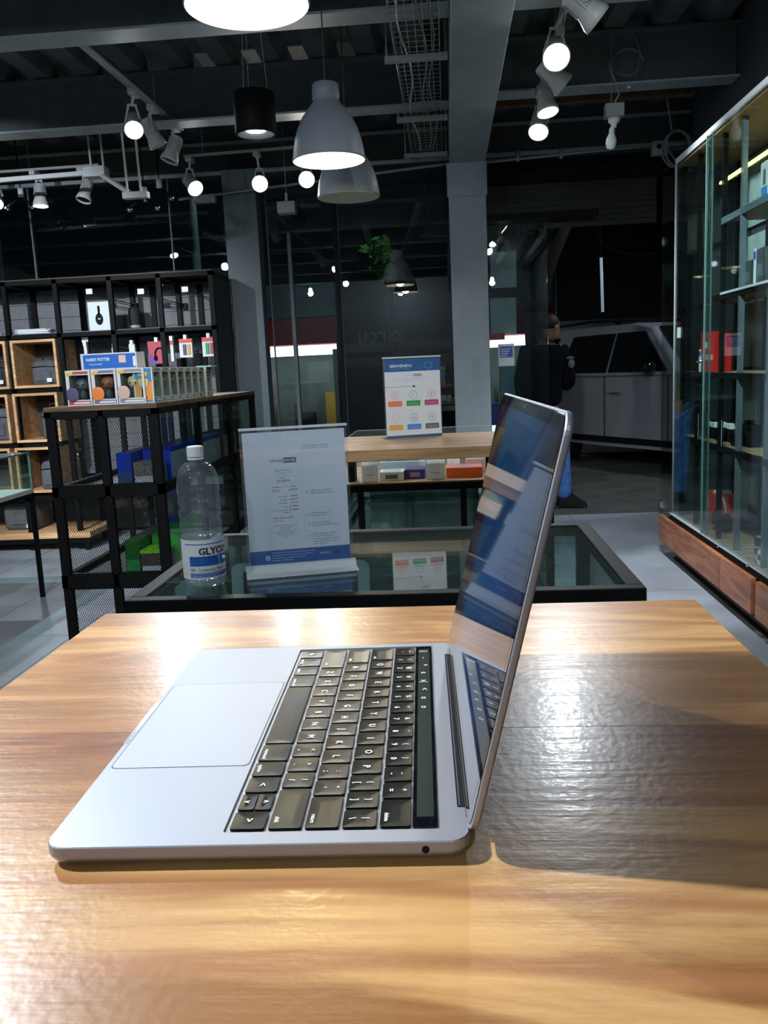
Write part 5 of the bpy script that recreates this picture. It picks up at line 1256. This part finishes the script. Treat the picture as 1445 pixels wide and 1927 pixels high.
MB().rprism(-.14, .09, -.08, .08, .012, [(0, .001), (.03, 0), (.034, .003)]).build('body', K['white_plastic'], t)
MB().box(-.05, .03, -.0805, -.08, .012, .020).build('slot', K['grey'], t)
# ================================================================== glass fronted cabinet on the right wall
GX = 1.43
cb = thing('wall_cabinet', 'tall black framed glass cabinet with reddish wood drawers along the right wall', 'cabinet', (GX, 4.0, 0))
y0, y1 = -1.8, 1.58
MB().box(.02, .36, y0, y1, 0, .13).build('plinth', mat('plinth_brown', (.10, .07, .045), .6), cb)
MB().box(0, .03, y0, y1, 0, .012).build('plinth_edge', K['black'], cb)
MB().box(.0, .36, y0, y1, .275, .29).build('base_board', K['shelf_wood'], cb)
MB().box(-.025, .0, y0, y1, .262, .30).box(-.033, -.027, y0, y1+.0, .268, .276).build('door_track', K['black'], cb)
MB().box(-.030, -.004, y0, y1, .300, .304).build('track_strip', K['grey_metal'], cb)
MB().box(-.012, .02, y0, y1, 2.44, 2.475).build('top_rail', K['grey_metal'], cb)
MB().box(.0, .36, y0, y1, 2.425, 2.44).build('top_board', mat('cabinet_top_board', (.30, .17, .09), .6), cb)
# drawers
ybs = [1.80, .435, -.03, -.50, -1.0]
ybs = [1.75, .445, -.02, -.9, -1.8]
for k in range(4):
    a, b = ybs[k+1]+.004, ybs[k]-.004
    if k == 2: b -= .05
    MB().box(-.055, -.030, a, b, .095, .268).build('drawer_front', K['red_wood'], cb, .002)
MB().box(-.03, .02, y0, 1.70, .13, .26).build('drawer_body', K['plinth'] if 'plinth' in K else K['black_matt'], cb)
# frame posts and back posts
fp = [1.565, 1.24, .80, .50, .10, -.35, -.9, -1.5]
for yy in fp: MB().box(.03, .055, yy-.012, yy+.012, .29, 2.425).build('post', K['black'] if yy > .6 else K['steel_dark'], cb)
for yy in (1.5, 1.0, .45, -.1, -.7, -1.4): MB().box(.33, .36, yy-.015, yy+.015, .29, 2.425).build('back_post', K['black'], cb)
shelf_z = [(.79, 1.565, -1.75), (1.185, 1.565, .10), (1.60, 1.565, -1.75), (1.985, .80, -1.75)]
for i, (z, a, b) in enumerate(shelf_z):
    MB().box(.055, .345, b, a, z, z+.018).build('shelf_board', K['shelf_wood'], cb)
    MB().box(.028, .054, b, a, z-.014, z+.018).build('shelf_rail', K['black'] if i < 3 else K['steel_dark'], cb)
# perforated back panels
pm = mat('perforated_panel', (.36, .43, .43), .6, noise=.25, nscale=250)
for (a, b) in ((1.48, 1.02), (.98, .47), (.43, -.08), (-.12, -.68), (-.72, -1.38)):
    for z, h in ((.31, .46), (.82, .35), (1.22, .37), (1.64, .33), (2.02, .39)):
        MB().box(.350, .356, b+.03, a-.03, z, z+h).build('back_panel', pm, cb)
# end wall of the cabinet
MB().box(.02, .36, 1.572, 1.58, .29, 2.425).build('end_glass', K['glass_green'], cb)
MB().cyl((-.008, 1.575, .30), (-.008, 1.575, 2.44), .006, n=8).build('end_strip', K['grey_metal'], cb)
# sliding glass doors with green edges and a steel pull
MB().box(-.012, -.006, .84, 1.57, .305, 2.44).build('sliding_door', K['glass_green'], cb)
MB().box(-.024, -.018, -.6, .90, .305, 2.44).build('sliding_door', K['glass_green'], cb)
MB().box(-.012, -.006, -1.8, -.5, .305, 2.44).build('sliding_door', K['glass_green'], cb)
MB().box(-.0125, -.0055, .832, .842, .305, 2.44).box(-.0245, -.0175, .896, .906, .305, 2.44).build('door_edge', K['glass_edge'], cb)
MB().cyl((-.02, .93, 1.265), (-.02, 1.02, 1.265), .008, n=10).build('door_lock', K['lens_off'], cb)
for yy in (.55, .1): MB().ell((-.034, yy, .30), (.008, .012, .008), 8).build('runner_knob', K['lens_off'], cb)
# yellow glow strip added at the top to brighten inside; white shelf strip
MB().box(.06, .075, -1.7, .95, 2.20, 2.212).build('added_glow_strip', emat('added_yellow_glow', (.95, .95, .20), 5), cb)
MB().box(.022, .028, -1.7, .78, 1.610, 1.622).build('edge_trim', mat('bright_trim', (.75, .70, .80), .3), cb)
# white shelf standard rails at the far end
for yy in (1.46, 1.18): MB().box(.345, .352, yy-.008, yy+.008, .8, 1.60).build('slotted_rail', K['grey_metal'], cb)

# ---- goods on the shelves
def cbx(py_, X, px): return at(px, py_, X=X)
def goods_box(lab, px0, px1, X, z, h, dx, m, prints=(), cat='box', name='product_box'):
    ya = at(px0, 690, X=X).y; yb = at(px1, 690, X=X).y; ym = (ya+yb)/2; hw = abs(ya-yb)/2
    t = thing(name, lab, cat, (X, ym, z))
    MB().box(0, dx, -hw, hw, 0, h).build('carton', m, t, .0015)
    for a, b, c0, c1, mm in prints:   # a,b across: 0 far .. 1 near ; c0,c1 heights
        MB().box(-.0008, 0, hw-2*hw*b, hw-2*hw*a, c0*h, c1*h).build('print', mm, t)
    return t
t = goods_box('bright red console box with small white emblem on the middle cabinet shelf', 1312, 1342, 1.50, 1.2035, .225, .10, mat('console_red', (.80, .02, .02), .35),
      [(.42, .62, .60, .76, K['paper']), (.20, .95, .30, .44, mat('pale_pink_print', (.75, .45, .45), .5)), (0, .12, .1, .6, K['paper_cool'])])
t2_ = thing('console_box', 'narrow red box with blue edge left of the bright red console box', 'box', (1.56, 5.22, 1.2035))
MB().box(-.04, .08, -.06, .06, 0, .225).build('carton', mat('console_red_2', (.80, .03, .02), .35), t2_, .0015)
MB().box(-.041, -.04, -.055, .0, .02, .16).build('blue_print', K['sky'], t2_)
MB().box(-.041, -.04, -.02, .03, .17, .20).build('white_print', K['paper'], t2_)
def pstand(lab, px, X, z, h=.12, w_=.055):
    yy = at(px, 690, X=X).y; t = thing('price_stand', lab, 'price stand', (X, yy, z))
    MB().box(0, .002, -w_/2, w_/2, 0, h).build('card', K['paper_cool'], t)
    MB().box(-.0008, 0, -w_/2, w_/2, h*.70, h*.92).build('blue_header', mat('header_violet_blue', (.04, .09, .45), .5), t)
    MB().box(0, .03, -w_/2, w_/2, 0, .003).build('foot', K['acrylic'], t)
pstand('small white price card with blue top in front of the red console box', 1316, 1.475, 1.2035, .13, .05)
pstand('small white price card standing by the silver camera, lower shelf', 1313, 1.475, .808, .15, .045)
pstand('small white price card right of the silver camera, lower shelf', 1357, 1.475, .808, .14, .05)
pstand('tall thin white price card on the upper shelf at the right edge', 1415, 1.475, 1.618, .17, .03)
# action cameras / cameras
def camera_item(lab, p, s=1, silver=True, rz=-PI/2):
    t = thing('camera', lab, 'camera', p, rz)
    MB().rprism(-.06*s, .06*s, -.02*s, .02*s, .01*s, [(0, .001), (.05*s, 0), (.055*s, .002)]).build('body', K['black_matt'], t)
    MB().rprism(-.058*s, .058*s, -.019*s, .019*s, .01*s, [(.055*s, 0), (.075*s, 0), (.078*s, .003)]).build('top_plate', K['white_plastic'] if silver else K['black'], t)
    MB().box(-.018*s, .018*s, -.014*s, .014*s, .078*s, .092*s).build('viewfinder', K['black_matt'], t, .002)
    MB().cyl((0, -.02*s, .032*s), (0, -.06*s, .032*s), .027*s, n=20).build('lens_barrel', K['black'], t)
    MB().cyl((0, -.06*s, .032*s), (0, -.061*s, .032*s), .020*s, n=20).build('front_element', K['blackglass'], t)
camera_item('silver topped camera on the lower cabinet shelf, far left', (1.58, 5.26, .808), 1.25)
camera_item('second silver and black camera beside the first', (1.60, 5.03, .808), 1.35)
camera_item('black camera behind the price card on the lower cabinet shelf', (1.60, 4.72, .808), 1.5, False)
camera_item('black camera with white label at the far bottom of the cabinet', (1.60, 5.30, .29), 1.4, False)
t = thing('headset', 'black headset standing at the bottom of the cabinet near the red box', 'headset', (1.56, 5.02, .29), -PI/2)
MB().tube([(.07*math.cos(a), 0, .10+.09*math.sin(a)) for a in [PI*k/14 for k in range(15)]], .008).build('headband', K['grey_metal'], t)
for s in (-1, 1): MB().ell((s*.07, 0, .065), (.022, .04, .055), 14).build('ear_cup', K['black_matt'], t)
MB().box(-.05, .05, -.04, .04, 0, .012).build('stand_base', K['black'], t)
t = goods_box('red box with white front strip at the bottom of the cabinet', 1333, 1362, 1.55, .29, .20, .10, mat('coral_red', (.70, .05, .03), .4), [(.0, .16, .2, .8, K['paper']), (.0, .16, .32, .5, K['red'])])
MB().box(.01, .09, -.04, .04, .2005, .215).build('white_top', K['white_plastic'], t)
t = thing('camera_lens', 'small black lens on a stand at the bottom of the cabinet, right of red box', 'lens', (1.50, 4.20, .29))
MB().lathe([(.03, 0), (.035, .005), (.018, .015), (.018, .03), (.033, .04), (.038, .06), (.038, .11), (.033, .125), (.0, .127)], 24, cap0=True).build('barrel', K['black'], t)
MB().cyl((0, 0, .127), (0, 0, .129), .028, n=20).build('glass_element', mat('lilac_glass', (.3, .3, .6), .1), t)
MB().lathe([(.0385, .075), (.0388, .080), (.0385, .085)], 24).build('focus_ring', K['grey_metal'], t)
t = goods_box('small pale camera box at the bottom right of the cabinet', 1432, 1447, 1.47, .29, .07, .08, K['paper_cool'], [(.2, .8, .3, .7, K['black'])])
t = thing('storage_case', 'dark teal grey equipment case on the lower cabinet shelf at the right edge', 'case', (1.62, 4.12, .808))
MB().box(-.09, .13, -.18, .18, 0, .13).build('lower_shell', mat('case_teal', (.05, .065, .07), .45), t, .01)
MB().box(-.085, .13, -.175, .175, .132, .26).build('upper_shell', mat('case_teal_2', (.045, .06, .065), .45), t, .01)
MB().box(-.095, -.09, -.02, .02, .11, .15).build('latch', K['grey_metal'], t)
t = thing('monitor', 'framed screen leaning inside the top of the cabinet at the right edge', 'screen', (1.60, 4.16, 2.003), -PI/2)
MB().box(-.10, .10, 0, .01, .02, .26).build('panel', K['white_plastic'], t)
MB().box(-.088, .088, -.002, 0, .035, .245).build('screen', K['blackglass'], t)
MB().box(-.06, .06, -.03, .05, 0, .006).box(-.01, .01, .0, .02, .006, .03).build('stand', K['white_plastic'], t)
t = goods_box('white product box with blue splash on the top shelf, right edge', 1422, 1438, 1.50, 2.003, .17, .08, K['paper_cool'], [(.1, .8, .05, .35, K['sky']), (.3, .6, .4, .8, K['grey'])])
for k, (pp, hh) in enumerate(((1400, .15), (1425, .19))):
    goods_box(['short', 'taller'][k]+' dark grey box on the upper cabinet shelf behind the glass', pp-8, pp+9, 1.56, 1.618, hh, .12, mat('dark_card_%d' % k, (.06, .07, .08), .5), [(.2, .8, .3, .6, K['grey'])])

# ================================================================== person outside in the doorway
pp = thing('person', 'person in black jacket, blue jeans and dark boots seen from behind in the doorway', 'person', (.875, 7.92, -.03), 0)
def skinned(name, verts, edges, radii, m, parent, sub=2, root=0):
    me = bpy.data.meshes.new(name); me.from_pydata(verts, edges, []); o = bpy.data.objects.new(name, me); C.objects.link(o); o.parent = parent
    md_ = o.modifiers.new('skin', 'SKIN'); md_.use_smooth_shade = True
    for i, v in enumerate(me.skin_vertices[0].data):
        r = radii[i]; v.radius = (r, r) if not hasattr(r, '__len__') else r; v.use_root = (i == root)
    s_ = o.modifiers.new('sub', 'SUBSURF'); s_.levels = sub; s_.render_levels = sub
    me.materials.append(m); return o
# local: x right, y away.  He walks to the right, seen from behind / his right
V = [(0, 0, .97), (0, .0, 1.10), (.0, -.02, 1.27), (.0, -.02, 1.40), (.02, 0, 1.47), (.045, 0, 1.53),                # pelvis..neck 0-5
     (-.17, -.02, 1.42), (-.215, .03, 1.14), (-.15, .16, .98),                                      # left arm 6-8
     (.16, .0, 1.42), (.225, .04, 1.16), (.18, .22, 1.10),                                            # right arm 9-11
     (-.085, 0, .88), (-.11, .02, .50), (-.12, .06, .10),                                          # left leg 12-14
     (.095, 0, .88), (.13, -.02, .50), (.165, .0, .10)]                                                # right leg 15-17
E_ = [(0, 1), (1, 2), (2, 3), (3, 4), (4, 5), (3, 6), (6, 7), (7, 8), (3, 9), (9, 10), (10, 11), (0, 12), (12, 13), (13, 14), (0, 15), (15, 16), (16, 17)]
Rr = [(.08, .06), (.10, .08), (.14, .10), (.13, .09), .06, .052, .075, .055, .042, .075, .055, .042, .06, .045, .035, .06, .045, .035]
skinned('body', V, E_, Rr, K['skin'], pp)
# clothing
Vj = [V[0][:2]+(.90,), V[1], V[2], V[3], (.01, -.01, 1.46), V[6], V[7], (-.18, .14, 1.0), V[9], V[10], (.21, .20, 1.10)]
skinned('jacket', Vj, [(0, 1), (1, 2), (2, 3), (3, 4), (3, 5), (5, 6), (6, 7), (3, 8), (8, 9), (9, 10)], [(.185, .145), (.165, .135), (.17, .13), (.155, .12), .08, .085, .07, .058, .085, .07, .058], K['jacket'], pp)
Vp = [(0, 0, .98), (-.085, 0, .84), (-.11, .02, .50), (-.12, .06, .07), (.095, 0, .84), (.13, -.02, .50), (.165, 0, .07)]
skinned('jeans', Vp, [(0, 1), (1, 2), (2, 3), (0, 4), (4, 5), (5, 6)], [(.20, .16), .135, .095, .078, .135, .095, .078], K['jeans'], pp)
for s, (x, y, a) in (('l', (-.12, .08, .3)), ('r', (.165, .0, -.25))):
    M = T(x, y, 0) @ RZ(a)
    L = []
    for z, ins, ext in ((0, 0, 0), (.018, -.002, 0), (.05, .004, -.01), (.085, .012, -.07), (.13, .014, -.13), (.19, .012, -.135)):
        L.append([(xx, yy, z) for xx, yy in rrect(-.075+ins, .205+ext, -.048+ins, .048-ins, .04, 5)])
    bo = MB().loops(L, smooth=True, M=M).build('boot', K['black_matt'], pp)
    MB().box(-.077, .20, -.049, .049, 0, .02, M=M).build('sole', K['rubber'], bo, .01)
    MB().tube([(.05, -.02, .11), (.08, .02, .10), (.10, -.02, .09), (.13, .02, .08)], .005, M=M).build('laces', K['game_white'], bo)
# head turned to the right, away
hd_ = MB(); Mh = T(.055, .02, 1.645) @ RZ(-.9)
hp = [(-.115, .045), (-.10, .062), (-.07, .072), (-.03, .080), (.01, .084), (.05, .080), (.085, .062), (.105, .035)]
L = []
for z, r in hp: L.append([(r*.92*math.cos(a), r*1.15*math.sin(a)+(.012 if z < -.05 else 0), z) for a in [2*PI*k/20 for k in range(20)]])
hd_.loops(L, smooth=True, M=Mh)
hd_.ell((0, .098, -.02), (.012, .018, .018), 10, M=Mh).ell((-.078, 0, -.01), (.012, .02, .030), 10, M=Mh).ell((.078, 0, -.01), (.012, .02, .030), 10, M=Mh)
head = hd_.build('head', K['skin'], pp)
for s in (-1, 1): MB().ell((s*.03, .089, .005), (.012, .006, .007), 10, M=Mh).build('eye', K['black'], head)
MB().box(-.022, .022, .086, .092, -.062, -.056, M=Mh).build('mouth', mat('lips', (.25, .08, .06), .5), head)
MB().loops([[(r*math.cos(a), r*1.2*math.sin(a)-.016, z) for a in [2*PI*k/20 for k in range(20)]] for z, r in ((-.02, .076), (.02, .085), (.06, .084), (.095, .062), (.115, .03))], smooth=True, M=Mh).build('hair', K['hair'], head)
# hands: palm and five fingers each, half closed
def hand(p, d, side):
    d = Vector(d).normalized(); sx_ = d.cross(Vector((0, 0, 1))).normalized(); M = Matrix(((sx_.x, d.x, 0, p[0]), (sx_.y, d.y, 0, p[1]), (sx_.z, d.z, 1, p[2]), (0, 0, 0, 1)))
    mb = MB(); mb.ell((0, .04, 0), (.040, .048, .016), 12, M=M)
    for k, (x, l) in enumerate(((-.030, .060), (-.010, .072), (.010, .068), (.028, .052))):
        mb.tube([(x, .07, 0), (x*1.1, .07+l*.5, -.008), (x*1.1, .07+l*.8, -.028), (x, .07+l*.8, -.045)], .0085, 8, M=M)
    mb.tube([(-side*.03, .03, 0), (-side*.055, .055, -.01), (-side*.055, .085, -.022)], .010, 8, M=M)
    return mb.build('hand', K['skin'], pp)
hand((-.17, .20, .97), (.1, .95, -.3), -1); hand((.20, .235, 1.09), (-.2, .9, .05), 1)
# pale patch on the sleeve
Mp = T(.225, -.010, 1.30)
MB().ell((-.006, -.040, .06), (.040, .026, .016), 12, M=Mp).ell((.008, -.035, .01), (.030, .024, .045), 12, M=Mp).build('sleeve_patch', mat('sleeve_print', (.10, .13, .16), .8, noise=.5, nscale=40), pp)
